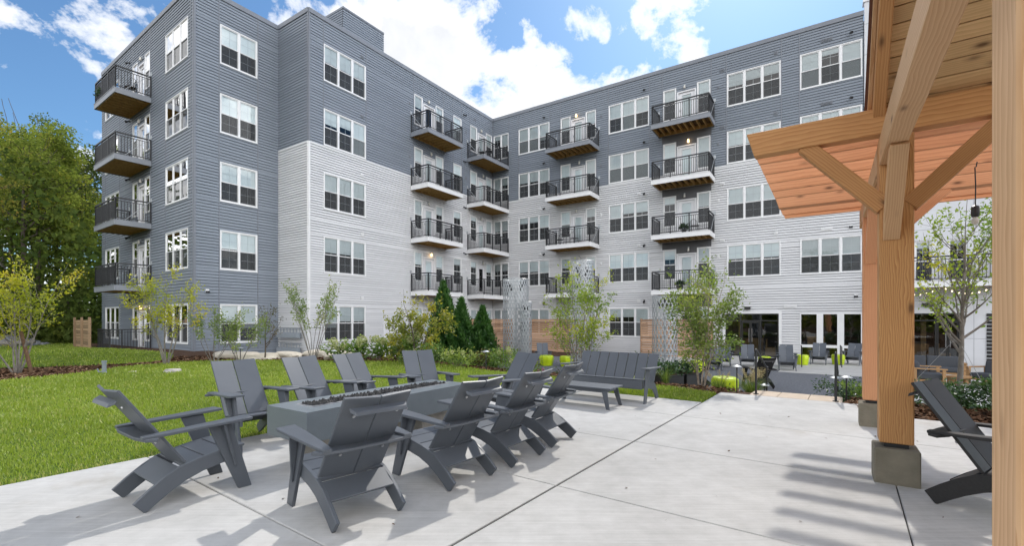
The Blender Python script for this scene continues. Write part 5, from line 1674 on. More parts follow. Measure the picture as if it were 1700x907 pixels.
# ------------------------------------------------------------------ small fittings
def path_light(x, y, z, label, h=.5, tilt=0.0):
    t = thing('path_light', label, 'garden light', (x, y, z), 0, 'black mushroom path lights')
    t.rotation_euler = (tilt, tilt * .6, 0)
    mb = MB(); mb.tube([(0, 0, -.05), (0, 0, h)], .014, 8); mb.build('stem', M['black_metal'], t)
    mb = MB(); mb.lathe([(.10, 0), (.098, .012), (.05, .035), (.012, .045)], 16, (0, 0, h - .01)); mb.build('lamp_cap', M['galv'], t)


path_light(6.30, 8.75, hz(6.3, 8.75), 'mushroom path light nearest the timber post', .42)
path_light(6.22, 8.95, hz(6.22, 8.95), 'mushroom path light leaning close beside its twin near the stone steps', .40, .04)
path_light(7.15, 9.6, hz(7.15, 9.6), 'mushroom path light under the dark shrub behind its twins', .5)
path_light(4.72, 9.75, hz(4.72, 9.75), 'mushroom path light among the straw grasses left of the steps', .52)
path_light(5.65, 10.4, hz(5.65, 10.4), 'mushroom path light between the hand rail and the straw grasses', .45)
path_light(-.75, 13.4, hz(-.75, 13.4), 'mushroom path light standing among the perennials behind the lawn', .55)
path_light(-5.9, 15.4, hz(-5.9, 15.4), 'small black path light in front of the hydrangeas', .45)
path_light(-9.3, 15.9, hz(-9.3, 15.9), 'black path light by the pale edging stones under the grey wall', .5)

# gas meters by the bay corner
gm = thing('gas_meters', 'bank of grey gas meters and pipes against the white bay corner', 'gas meters', (BO.x, BO.y, 0))
gm.location = (*(BC + EY * -15.21 - EX * 1.35 - EY * .02).xy, hz(-11, 23))
for r_ in range(2):
    mb = MB(); z = .45 + r_ * .75
    mb.tube([JOG.u * -.95 + Vector((0, 0, z + .33)) - EY * .10, JOG.u * .95 + Vector((0, 0, z + .33)) - EY * .10], .022, 6); mb.build('gas_pipe', M['plastic_pipe'], gm)
    for k in range(7):
        c = EX * (-.85 + k * .28) - EY * .18 + Vector((0, 0, z))
        mb = MB(); mb.box(c, (.20, .16, .26)); mb.tube([c + Vector((-.06, 0, .13)), c + Vector((-.06, 0, .33))], .016, 6); mb.tube([c + Vector((.06, 0, .13)), c + Vector((.06, 0, .33))], .016, 6)
        mb.build('gas_meter', M['plastic_pipe'], gm, bevel=.03, seg=2)

# sprinkler riser by the mulch strip
vp = thing('valve_riser', 'short grey irrigation pipe with valves standing in the mulch strip', 'pipe', (-11.15, 12.7, hz(-11.15, 12.7)))
mb = MB(); mb.tube([(0, 0, -.05), (0, 0, .32)], .05, 12); mb.tube([(0, 0, .32), (0, 0, .36)], .062, 12); mb.build('riser_pipe', M['plastic_pipe'], vp)
mb = MB(); mb.tube([(-.05, 0, .06), (-.2, .05, .05), (-.23, .05, .14)], .018, 8); mb.tube([(.05, 0, .05), (.14, -.08, .03)], .018, 8); mb.build('valve', M['plastic_pipe'], vp)

# stones
def rock(x, y, r, label, mat, cat='rock', group=None, sq=(1, 1, .6), name='boulder'):
    bm = bmesh.new(); bmesh.ops.create_icosphere(bm, subdivisions=3, radius=r)
    sd = random.uniform(0, 50)
    from mathutils import noise as mn
    for v in bm.verts:
        k = 1 + .28 * mn.noise(v.co / r * 1.1 + Vector((sd, 0, 0))) + .08 * mn.noise(v.co / r * 3.5 + Vector((0, sd, 0)))
        v.co *= k; v.co.x *= sq[0]; v.co.y *= sq[1]; v.co.z *= sq[2]
        if v.co.z > r * sq[2] * .55: v.co.z = r * sq[2] * .55 + (v.co.z - r * sq[2] * .55) * .25
    me = bpy.data.meshes.new(name); bm.to_mesh(me); bm.free(); me.materials.append(mat)
    o = link(bpy.data.objects.new(name, me)); o.location = (x, y, hz(x, y) + r * sq[2] * .25); o.rotation_euler = (0, 0, random.uniform(0, 6))
    return tag(o, label, cat, group)


rock(-9.55, 13.05, .20, 'pale boulder lying in the mulch strip between lawn and mound', M['fieldstone'])
rock(-10.6, 13.0, .09, 'fist-sized buff stone in the mulch strip beside the larger boulder', M['limestone'])
edging = [(-11.3, 18.2, .6), (-10.3, 17.6, .7), (-9.3, 17.3, .65), (-8.6, 17.9, .7), (-7.9, 18.6, .75), (-7.0, 18.2, .6), (-6.6, 17.4, .55)]
words = ['first from the yellow tree', 'second from the yellow tree', 'behind the small twiggy shrub', 'under the grey wall window', 'by the small rusty tree', 'in front of the gas meters', 'by the bare multi-stem shrub']
for (x, y, r), w in zip(edging, words):
    rock(x, y, r, 'pale flat limestone edging slab ' + w, M['limestone'], 'edging stone', 'pale limestone edging slabs', (1.2, .6, .38), 'edging_stone')
# ------------------------------------------------------------------ plants
class Plant:
    def __init__(s, seed):
        s.r = random.Random(seed); s.br = []; s.pts = []      # branches: (points, radii); leaf sites: (point, direction)
    def grow(s, p, d, L, rad, lvl, maxlvl, o):
        r = s.r; n = o.get('seg', 6)
        pts = [Vector(p)]; rs = [rad]; d = Vector(d).normalized()
        for i in range(n):
            w = o['wob'] * (1 if lvl else .6)
            d = (d + Vector((r.gauss(0, w), r.gauss(0, w), r.gauss(0, w))) + Vector((0, 0, o['up'][min(lvl, len(o['up']) - 1)]))).normalized()
            pts.append(pts[-1] + d * L / n); rs.append(rad * (1 - (i + 1) / n * o.get('taper', .75)))
        s.br.append((pts, rs))
        if lvl >= maxlvl:
            m = o['leaves']
            for k in range(m):
                f = r.uniform(.15, 1.0) * n; i = min(int(f), n - 1)
                q = pts[i].lerp(pts[i + 1], f - i)
                s.pts.append((q + Vector((r.gauss(0, 1), r.gauss(0, 1), r.gauss(0, 1))) * o['spread'], d))
            return
        kids = o['kids'][min(lvl, len(o['kids']) - 1)]
        k = max(1, int(round(kids * r.uniform(.8, 1.2))))
        f0 = o['from'][min(lvl, len(o['from']) - 1)]
        for j in range(k):
            f = (f0 + (1 - f0) * (j + r.uniform(0, 1)) / k) * n; i = min(int(f), n - 1)
            q = pts[i].lerp(pts[i + 1], f - i); ax = (pts[i + 1] - pts[i]).normalized()
            ang = R(r.uniform(*o['ang'][min(lvl, len(o['ang']) - 1)])); ro = r.uniform(0, 2 * math.pi)
            sd = ax.orthogonal().normalized(); sd = Matrix.Rotation(ro, 3, ax) @ sd
            dd = ax * math.cos(ang) + sd * math.sin(ang)
            ll = L * o['len'][min(lvl, len(o['len']) - 1)] * r.uniform(.7, 1.2) * (1.15 - .5 * f / n)
            s.grow(q, dd, ll, rs[i] * .6, lvl + 1, maxlvl, o)
        if o.get('tip', True): s.grow(pts[-1], d, L * .3, rs[-1], maxlvl, maxlvl, o)


def leaf_mesh(name, pts, dirs, size, mat, parent, droop=.3, aspect=.5, seed=1, tone=None):
    rng = np.random.default_rng(seed)
    P = np.array([tuple(p) for p in pts]); D = np.array([tuple(d) for d in dirs]); n = len(P)
    a = D * .5 + rng.normal(0, .75, (n, 3)); a[:, 2] -= droop
    a /= np.linalg.norm(a, axis=1)[:, None] + 1e-9
    q = rng.normal(0, 1, (n, 3)); b = np.cross(a, q); b /= np.linalg.norm(b, axis=1)[:, None] + 1e-9
    c = np.cross(a, b)
    L = size * rng.uniform(.65, 1.25, n)[:, None]; W = L * aspect
    V = np.stack([P, P + a * L * .45 + b * W * .5 + c * L * .08, P + a * L - c * L * .06, P + a * L * .45 - b * W * .5 + c * L * .08], 1).reshape(-1, 3)
    F = np.arange(n * 4).reshape(-1, 4)
    t = rng.beta(2, 2.4, n) if tone is None else np.clip(tone + rng.normal(0, .14, n), 0, 1)
    return mesh_np(name, V, F, mat, parent, attr=t)


def bark_mesh(name, br, mat, parent, nside=6, rmin=.0025):
    mb = MB()
    for pts, rs in br: mb.tube(pts, [max(x, rmin) for x in rs], nside if rs[0] > .012 else 4, cap=False)
    return mb.build(name, mat, parent, smooth=True)


def clump_tone(pts, k=1.1, seed=0):
    P = np.array([tuple(p) for p in pts])
    return np.clip(.45 + .3 * np.sin(P[:, 0] * k * 2.3 + seed) * np.cos(P[:, 1] * k * 2.0 + seed * 2) + .2 * np.sin(P[:, 2] * k * 2.9 + seed), 0, 1)


def shrub_tree(name, label, cat, x, y, stems, H, opt, leafmat, barkmat, leafsize, seed, rad=.02, lean=.25, maxlvl=2, group=None, z=None, aspect=.5, crown='crown', trunk='trunk'):
    z = hz(x, y) if z is None else z
    t = thing(name, label, cat, (x, y, z), 0, group)
    pl_ = Plant(seed); r = pl_.r
    for k in range(stems):
        az = 2 * math.pi * (k + r.uniform(-.25, .25)) / stems
        l = lean * r.uniform(.5, 1.2) if stems > 1 else lean * .2
        d = Vector((math.cos(az) * l, math.sin(az) * l, 1))
        p = Vector((math.cos(az) * .05, math.sin(az) * .05, -.05)) if stems > 1 else Vector((0, 0, -.05))
        pl_.grow(p, d, H * r.uniform(.68, .95), rad * r.uniform(.8, 1.1), 0, maxlvl, opt)
    bark_mesh(trunk, pl_.br, M[barkmat], t)
    leaf_mesh(crown, [p for p, d in pl_.pts], [d for p, d in pl_.pts], leafsize, M[leafmat], t, seed=seed, aspect=aspect, tone=clump_tone([p for p, d in pl_.pts], 1.4, seed))
    return t


O_AIRY = dict(wob=.10, up=(.03, .06, .02), kids=(6, 4), ang=((22, 50), (30, 60)), len=(.42, .45), leaves=22, spread=.06, seg=6, **{'from': (.28, .2)})
O_BARE = dict(wob=.07, up=(.02, .05, .02), kids=(5, 3), ang=((15, 35), (25, 50)), len=(.33, .42), leaves=7, spread=.05, seg=6, **{'from': (.48, .3)})
O_FULL = dict(wob=.10, up=(.02, .03, .0), kids=(8, 5), ang=((25, 60), (30, 65)), len=(.40, .5), leaves=22, spread=.07, seg=6, **{'from': (.22, .15)})
O_DOG = dict(wob=.12, up=(.0, -.02, -.02), kids=(9, 6), ang=((45, 85), (30, 70)), len=(.40, .40), leaves=12, spread=.06, seg=6, **{'from': (.3, .2)})

shrub_tree('shadbush', 'yellow-green multi-stem small tree at the far left lawn edge, with a leaning stake', 'small tree', -13.6, 12.75, 6, 2.95, dict(O_AIRY, leaves=17), 'leaf_yellow', 'bark_grey', .082, 3, .028, .42)
t = thing('tree_stake', 'dark wooden stake leaning beside the yellow-green tree at the lawn edge', 'stake', (-13.1, 12.65, hz(-13.1, 12.6)))
mb = MB(); mb.tube([(0.05, 0, -.1), (-.38, .1, 1.15)], [.045, .04], 8); mb.build('stake_pole', M['stake'], t)
shrub_tree('shadbush', 'yellow-green multi-stem small tree standing in front of the grey building corner', 'small tree', -11.35, 15.25, 5, 2.9, dict(O_AIRY, leaves=17), 'leaf_yellow', 'bark_grey', .082, 8, .028, .34)
shrub_tree('twiggy_shrub', 'thin twiggy shrub with few grey-green leaves under the grey wall', 'shrub', -10.2, 15.9, 6, 2.0, dict(O_BARE, leaves=9), 'leaf_soft', 'bark_grey', .075, 12, .014, .45)
shrub_tree('shrub', 'loose soft green shrub right of the twiggy one, under the grey wall', 'shrub', -9.5, 16.2, 5, 1.75, dict(O_AIRY, leaves=9), 'leaf_soft', 'bark_grey', .075, 13, .014, .5)
shrub_tree('small_tree', 'small rusty-leaved single-trunk tree before the grey wall', 'small tree', -9.05, 17.0, 1, 1.85, dict(O_FULL, leaves=7, len=(.5, .45)), 'leaf_rust', 'bark_dark', .07, 17, .03, .3)
shrub_tree('serviceberry', 'nearly bare multi-stem shrub tree before the white bay wall', 'small tree', -7.1, 16.6, 9, 2.7, dict(O_BARE, leaves=8), 'leaf_soft', 'bark_grey', .085, 21, .017, .36)
shrub_tree('dogwood', 'rounded olive-gold dogwood left of the conifers', 'small tree', -3.25, 15.6, 4, 2.15, dict(O_DOG), 'leaf_dogwood', 'bark_dark', .095, 25, .03, .35, aspect=.6)
shrub_tree('young_birch', 'tall yellow-leaved young birch in front of the tallest wire column', 'small tree', 2.15, 14.6, 7, 3.5, dict(O_AIRY, leaves=12, kids=(7, 4), len=(.34, .45)), 'leaf_birch', 'bark_grey', .095, 31, .022, .25)
shrub_tree('river_birch', 'leafy multi-stem birch with peeling stems at the corner of the patio', 'small tree', 4.32, 10.6, 6, 2.75, dict(O_FULL, leaves=15, len=(.27, .45)), 'leaf_soft', 'bark_pale', .076, 37, .020, .12)
shrub_tree('slim_tree', 'slim single-trunk young tree with upright branches, seen between the two near timber posts', 'tree', 7.95, 8.3, 1, 4.3,
           dict(wob=.05, up=(.01, .10, .06), kids=(24, 5), ang=((35, 60), (25, 45)), len=(.36, .42), leaves=10, spread=.05, seg=8, taper=.8, **{'from': (.36, .25)}), 'leaf_birch', 'bark_grey', .075, 41, .062, .1, trunk='trunk')
gw = thing('guy_wires', 'thin guy wires bracing the slim tree between the posts', 'guy wires', (7.95, 8.3, hz(7.95, 8.3)))
for k in range(3):
    a = 2.1 * k + .4; mb = MB(); mb.tube([(0.04 * math.cos(a), 0.04 * math.sin(a), 1.35), (1.0 * math.cos(a), 1.0 * math.sin(a), -.05)], .004, 5); mb.build('wire', M['wire'], gw)


def conifer(x, y, h, r, label, seed):
    t = thing('arborvitae', label, 'conifer', (x, y, hz(x, y)), 0, 'young conifers by the cedar fence')
    rng = np.random.default_rng(seed); n = 12000
    f = rng.beta(1.1, 1.5, n); az = rng.uniform(0, 2 * np.pi, n)
    prof = np.interp(f, [0, .08, .3, .6, .85, 1], [.72, .95, 1, .68, .3, .03])
    lump = 1 + .16 * np.sin(az * 5 + f * 17 + seed) + .12 * np.sin(az * 9 - f * 31)
    rr = r * prof * lump * (rng.uniform(0, 1, n) ** .35)
    P = np.stack([rr * np.cos(az), rr * np.sin(az), f * h * 1.0 + .05], 1)
    D = np.stack([np.cos(az) * .45, np.sin(az) * .45, np.full(n, 1.5)], 1)
    leaf_mesh('foliage', P, D, .14, M['leaf_cedar'], t, droop=-.6, aspect=.34, seed=seed, tone=np.clip(.4 + .3 * np.sin(az * 5 + f * 17 + seed), 0, 1))
    mb = MB(); mb.tube([(0, 0, -.05), (0, 0, h * .9)], [.045, .008], 7); mb.build('trunk', M['bark_dark'], t)


conifer(-2.60, 17.6, 3.5, .66, 'conifer rising right behind the olive-gold dogwood, leftmost of three', 5)
conifer(-1.90, 17.4, 2.85, .56, 'narrow conifer in the middle of the three', 6)
conifer(-1.12, 17.5, 2.55, .58, 'broad bright conifer beside the wire columns, rightmost of three', 7)


def bush(name, label, cat, x, y, r, h, n, leafmat, leafsize, seed, group=None, flowers=None, aspect=.5, stems=9):
    t = thing(name, label, cat, (x, y, hz(x, y)), 0, group)
    rng = np.random.default_rng(seed)
    cl = rng.integers(0, 14, n); C = np.stack([rng.normal(0, .5, 14), rng.normal(0, .5, 14), rng.uniform(.3, 1.0, 14)], 1)
    P = C[cl] * np.array([r, r, h * .85]) + rng.normal(0, 1, (n, 3)) * np.array([r * .26, r * .26, h * .15])
    P[:, 2] = np.clip(P[:, 2], .03, None)
    D = P / np.array([r, r, h]) + np.array([0, 0, .4])
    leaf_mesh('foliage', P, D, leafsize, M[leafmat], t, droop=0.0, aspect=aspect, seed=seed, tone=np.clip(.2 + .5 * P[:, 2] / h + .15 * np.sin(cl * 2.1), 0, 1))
    mb = MB()
    for k in range(stems): mb.tube([(0, 0, -.03), tuple(C[k % 14] * np.array([r * .5, r * .5, h * .45])), tuple(C[k % 14] * np.array([r, r, h * .85]))], [.008, .006, .003], 4, cap=False)
    mb.build('stems', M['bark_grey'], t)
    if flowers:
        fm, cnt, fs = flowers
        for k in range(cnt):
            a = rng.uniform(0, 2 * np.pi); q = rng.uniform(.3, 1.0)
            c = np.array([math.cos(a) * r * q, math.sin(a) * r * q, h * rng.uniform(.65, 1.05)])
            m = 130; v = rng.normal(0, 1, (m, 3)); v /= np.linalg.norm(v, axis=1)[:, None]
            pp = c + v * fs * np.array([.8, .8, 1.1])
            leaf_mesh('flower_head', pp, v, fs * .42, M[fm], t, droop=0, aspect=.9, seed=seed + k)
    return t


hy = [(-6.15, 16.4, .40, .75, 'flowering hydrangea beside the bare shrub tree, first of the row under the white wall'),
      (-5.35, 16.5, .42, .82, 'flowering hydrangea second of the row, under the white wall window'),
      (-4.65, 16.3, .42, .85, 'rust-tinged hydrangea under the middle of the white wall window'),
      (-4.0, 16.2, .35, .72, 'small hydrangea left of the pale service door'),
      (-3.95 + .55, 15.6, .38, .98, 'tall open hydrangea in front of the pale service door')]
for i, (x, y, r, h, lab) in enumerate(hy):
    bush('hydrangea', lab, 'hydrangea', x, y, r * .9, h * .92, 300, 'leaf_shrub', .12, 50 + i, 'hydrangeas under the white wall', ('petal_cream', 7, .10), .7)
per_list = [(-2.55, 14.6, .55, .85, 1100, 'leaf_shrub', .09, 'leafy green perennial clump right below the dogwood', None),
            (-1.75, 14.2, .6, .75, 1200, 'leaf_soft', .085, 'pale green perennial clump before the conifers', ('petal_cream', 4, .05)),
            (-1.0, 14.6, .5, .7, 900, 'leaf_rust', .085, 'brownish perennial clump below the broad conifer', None),
            (-.35, 14.2, .5, .85, 900, 'leaf_shrub', .09, 'green hydrangea clump with cream heads before the wire columns', ('petal_cream', 5, .07)),
            (.35, 15.0, .55, 1.05, 1100, 'leaf_soft', .095, 'tall leafy shrub at the foot of the wire columns', None),
            (.15, 13.4, .45, .5, 700, 'leaf_shrub', .08, 'low perennial clump behind the far adirondack chair', ('petal_cream', 3, .06)),
            (.95, 14.0, .5, .62, 800, 'leaf_shrub', .08, 'mixed perennial clump left of the yellow birch', ('petal_pink', 3, .04)),
            (1.5, 13.6, .4, .55, 600, 'leaf_rust', .08, 'rusty perennial clump at the foot of the yellow birch', None),
            (-3.3, 14.9, .45, .55, 700, 'leaf_soft', .08, 'low soft green clump at the left foot of the dogwood', None),
            (3.35, 16.6, .5, .8, 900, 'leaf_hedge', .09, 'dark glossy shrub behind the bench left end', None),
            (4.45, 16.9, .55, .85, 900, 'leaf_hedge', .12, 'dark broad-leaved shrub behind the middle of the bench', None),
            (5.3, 17.0, .45, .5, 800, 'leaf_shrub', .07, 'pink flowering clump behind the bench, left of its pair', ('petal_pink', 12, .10)),
            (6.2, 16.9, .45, .5, 800, 'leaf_shrub', .07, 'pink flowering clump behind the bench, right of its pair', ('petal_pink', 12, .10)),
            (4.9, 11.0, .35, .5, 500, 'leaf_shrub', .08, 'low green clump at the foot of the leafy birch', None),
            (7.0, 9.6, .38, .75, 1200, 'leaf_hedge', .07, 'dark round shrub beside the mushroom lights', None),
            (6.75, 8.85, .28, .45, 700, 'leaf_shrub', .07, 'fresh green clump against the far timber post', None),
            (7.55, 9.3, .5, .45, 1300, 'leaf_hedge', .07, 'low dark hedge plant just right of the near timber post', None),
            (8.3, 9.5, .5, .48, 1300, 'leaf_hedge', .07, 'low dark hedge plant behind the slim tree trunk', None),
            (7.3, 7.85, .45, .42, 1300, 'leaf_hedge', .07, 'low dark hedge plant left of the slim tree base', None),
            (8.15, 7.6, .5, .48, 1500, 'leaf_hedge', .075, 'low glossy hedge plant in front of the slim tree base', None),
            (8.9, 8.4, .5, .5, 1300, 'leaf_hedge', .075, 'low glossy hedge plant right of the slim tree base', None),
            (9.4, 9.4, .5, .5, 1000, 'leaf_hedge', .075, 'low dark hedge plant at the back right of the slim tree', None),
            (7.9, 7.05, .4, .40, 1300, 'leaf_hedge', .07, 'low glossy hedge plant nearest the pergola chair', None)]
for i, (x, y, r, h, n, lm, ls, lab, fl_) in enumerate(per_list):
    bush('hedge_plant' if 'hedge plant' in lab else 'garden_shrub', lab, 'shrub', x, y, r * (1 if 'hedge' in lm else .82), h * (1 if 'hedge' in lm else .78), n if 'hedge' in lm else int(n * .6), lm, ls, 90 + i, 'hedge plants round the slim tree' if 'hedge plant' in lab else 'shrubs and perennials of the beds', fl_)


def grass_tuft(x, y, r, h, n, label, plumes, seed, mat='blade'):
    t = thing('ornamental_grass', label, 'ornamental grass', (x, y, hz(x, y)), 0, 'ornamental grasses')
    rng = np.random.default_rng(seed)
    def blades(n, L, w, lean):
        az = rng.uniform(0, 2 * np.pi, n); b = rng.uniform(0, .3, n) * r
        k = 5; V = []; F = []
        Ls = L * rng.uniform(.6, 1.1, n); ln = lean * rng.uniform(.3, 1.1, n)
        for i in range(k):
            f = i / (k - 1)
            rad = b + Ls * ln * f ** 1.7; zz = Ls * (f - .35 * ln * f ** 2.2)
            ww = w * (1 - f * .92)
            c = np.stack([np.cos(az) * rad, np.sin(az) * rad, zz], 1); s = np.stack([-np.sin(az), np.cos(az), np.zeros(n)], 1) * ww
            V += [c - s, c + s]
        V = np.stack(V, 1).reshape(-1, 3)
        base = np.arange(n)[:, None] * 2 * k
        F = np.concatenate([np.stack([base[:, 0] + 2 * i, base[:, 0] + 2 * i + 1, base[:, 0] + 2 * i + 3, base[:, 0] + 2 * i + 2], 1) for i in range(k - 1)])
        return V, F, az, Ls, ln, b
    V, F, *_ = blades(n, h, .005, .8)
    mesh_np('blades', V, F, M[mat], t, attr=np.tile(rng.uniform(0, 1, n), 4))
    if plumes:
        m = plumes; az = rng.uniform(0, 2 * np.pi, m); ln = rng.uniform(.15, .6, m); H = h * rng.uniform(.85, 1.2, m)
        P = []; D = []
        for i in range(m):
            for _ in range(60):
                f = rng.uniform(.72, 1.0); q = np.array([math.cos(az[i]) * ln[i] * H[i] * f ** 1.6, math.sin(az[i]) * ln[i] * H[i] * f ** 1.6, H[i] * f])
                P.append(q + rng.normal(0, .012, 3)); D.append((math.cos(az[i]) * ln[i], math.sin(az[i]) * ln[i], 1.5))
        leaf_mesh('plumes', P, D, .035, M['plume'], t, droop=0, aspect=.25, seed=seed)


grass_tuft(5.35, 10.35, .35, .62, 420, 'straw-plumed fountain grass beside the stone landing', 26, 201)
grass_tuft(4.75, 10.65, .3, .5, 320, 'green tuft of grass before the lime stool', 6, 202)
grass_tuft(3.6, 10.9, .28, .55, 90, 'strap-leaved green clump at the bench end', 0, 203)
grass_tuft(3.25, 11.0, .24, .5, 80, 'strap-leaved green clump against the black planter', 0, 204)

# planters
def planter(x, y, label, w, h, seed, flower=None):
    t = thing('planter', label, 'planter', (x, y, hz(x, y)), .5, 'black planters')
    mb = MB(); mb.prism([(-w / 2, -w / 2, 0), (w / 2, -w / 2, 0), (w / 2, w / 2, 0), (-w / 2, w / 2, 0)], (0, 0, h * .96)); mb.box2((-w / 2 - .015, -w / 2 - .015, h * .96), (w / 2 + .015, w / 2 + .015, h)); mb.build('planter_box', M['bronze'], t, bevel=.01)
    mb = MB(); mb.box2((-w / 2 + .03, -w / 2 + .03, h), (w / 2 - .03, w / 2 - .03, h + .004)); mb.build('soil', M['mulch'], t)
    rng = np.random.default_rng(seed); n = 420
    P = np.stack([rng.normal(0, w * .33, n), rng.normal(0, w * .33, n), h + rng.uniform(0, .3, n)], 1); D = P * np.array([1, 1, .2])
    leaf_mesh('foliage', P, D, .11, M['leaf_hedge'], t, droop=0, seed=seed)


planter(4.35, 13.0, 'square black planter behind the leafy birch stems', .62, .62, 301)
planter(5.05, 13.5, 'square black planter right of its twin, behind the lime stool', .55, .6, 302)
planter(4.6, 17.6, 'low black planter with broad leaves behind the bench', .5, .35, 303)

# ------------------------------------------------------------------ the woods
def wood_tree(seed, H, crown_r, leafmat, leafsize, nclump, leaves, bare=.35):
    pl_ = Plant(seed); r = pl_.r
    o = dict(wob=.05, up=(.02, .05, .0), kids=(15, 4), ang=((40, 80), (30, 60)), len=(.27, .5), leaves=1, spread=.1, seg=9, taper=.82, **{'from': (bare, .3)})
    pl_.grow((0, 0, -.3), (r.gauss(0, .05), r.gauss(0, .05), 1), H * .92, H * .0125 + .03, 0, 2, o)
    sites = [b[0][-1] for b in pl_.br if b[1][0] < H * .009] 
    r.shuffle(sites)
    sites = sites[:nclump]
    rng = np.random.default_rng(seed)
    C = np.array([tuple(s) for s in sites]); k = len(C)
    rad = rng.uniform(.55, 1.15, k) * crown_r * .30
    idx = rng.integers(0, k, leaves)
    v = rng.normal(0, 1, (leaves, 3)); v /= np.linalg.norm(v, axis=1)[:, None]
    P = C[idx] + v * rad[idx][:, None] * (rng.uniform(0, 1, (leaves, 1)) ** .45) * np.array([1, 1, .62])
    tone = np.clip(.42 + .22 * np.sin(idx * 1.7) + .16 * v[:, 2] * 0 + rng.normal(0, .13, leaves), 0, 1)
    return pl_.br, P, v, tone


WOOD = []
specs = [(501, 13.2, 3.4, 'leaf_woods', .18, 52, 7000, .54), (502, 12.4, 3.2, 'leaf_woods_yellow', .17, 52, 6500, .48), (503, 13.5, 3.6, 'leaf_woods_dark', .19, 60, 7000, .5), (504, 9.5, 3.0, 'leaf_woods', .17, 50, 6000, .35), (505, 13.0, 2.8, 'leaf_woods_yellow', .17, 40, 4500, .62)]
for sp in specs:
    seed, H, cr, lm, ls, nc, nl, bare = sp
    br, P, v, tone = wood_tree(seed, H, cr, lm, ls, nc, nl, bare)
    t = thing('woodland_tree', 'x', 'tree', (0, 0, 0), 0, 'trees of the woods at the left')
    bark_mesh('trunk', br, M['bark_dark'] if seed != 505 else M['bark_grey'], t, 8, .012)
    leaf_mesh('crown', P, v, ls, M[lm], t, droop=.2, aspect=.62, seed=seed, tone=tone)
    WOOD.append(t)
WT = [  # x, y, prototype, scale, label
    (-25.4, 19.6, 1, .86, 'turning tree whose leafy boughs enter at the upper left edge'),
    (-31.0, 29.5, 0, 1.0, 'tall dark-trunked tree right beside the grey building end, left of the balconies'),
    (-33.5, 31.5, 4, 1.05, 'slender pale-trunked tree leaning by the tan fence'),
    (-36.0, 33.0, 1, 1.15, 'yellowing tree with broad crown behind the tan fence'),
    (-38.0, 36.5, 2, 1.1, 'tall dark green tree behind the yellowing one'),
    (-32.0, 31.5, 0, 1.0, 'green tree with a tall bare trunk at the middle of the woods edge'),
    (-33.0, 34.5, 2, 1.0, 'thin tree with a high sparse crown near the building end'),
    (-43.0, 40.5, 0, 1.25, 'broad green tree with the highest crown of the woods edge'),
    (-42.0, 43.0, 1, 1.25, 'golden-tinged tree far back in the woods'),
    (-36.0, 36.8, 0, 1.1, 'green tree far back, showing between trunks next to the building'),
    (-46.0, 45.0, 2, 1.3, 'dark tree farthest back in the woods'),
    (-31.6, 33.8, 3, .95, 'low green tree tucked behind the lowest balcony'),
    (-39.5, 36.6, 3, 1.3, 'wide bushy tree at the left edge of the woods'),
    (-30.5, 22.5, 4, .80, 'leafy young tree with thin trunk left over the yellow-green shadbush'),
]
for i, (x, y, k, s, lab) in enumerate(WT):
    src = WOOD[k]
    if src['label'] == 'x':
        o = src; o.location = (x, y, hz(x, y)); o.rotation_euler = (0, 0, i * 1.3); o.scale = (s, s, s); o['label'] = lab
    else: dup(src, (x, y, hz(x, y)), i * 1.3, lab, None, s)

rng = np.random.default_rng(77)
n = 42000
az = rng.uniform(R(-62), R(-36), n); d = rng.uniform(38, 62, n)
X = np.sin(az) * d; Y = np.cos(az) * d
hmax = 7.0 + 3.0 * np.sin(X * .35) + 2.2 * np.sin(Y * .5 + X * .2)
Z = height(X, Y) + hmax * rng.uniform(0, 1, n) ** 1.9
P = np.stack([X, Y, Z], 1); v = rng.normal(0, 1, (n, 3))
o = leaf_mesh('understory', P, v, .42, M['leaf_woods_dark'], None, droop=.2, aspect=.62, seed=9, tone=np.clip(.35 + .25 * np.sin(X * 1.3) * np.cos(Y * 1.1) + .15 * np.sin(Z * 2.0), 0, 1))
tag(o, 'dark leafy undergrowth filling the depth of the woods', 'undergrowth', kind='stuff')
n = 12000
X = rng.uniform(-46, -26, n); Y = rng.uniform(24, 40, n)
k = ~inside(MOUND, X, Y) & (X < -27 - (Y - 27) * .2); X = X[k]; Y = Y[k]; n = len(X)
hb = np.clip(.9 + .8 * np.sin(X * .9) * np.cos(Y * .8), .15, 2)
P = np.stack([X, Y, height(X, Y) + hb * rng.uniform(0, 1, n)], 1)
o = leaf_mesh('brushwood', P, rng.normal(0, 1, (n, 3)), .2, M['leaf_woods_dark'], None, seed=10)
tag(o, 'low leafy brush along the foot of the woods', 'undergrowth', kind='stuff')
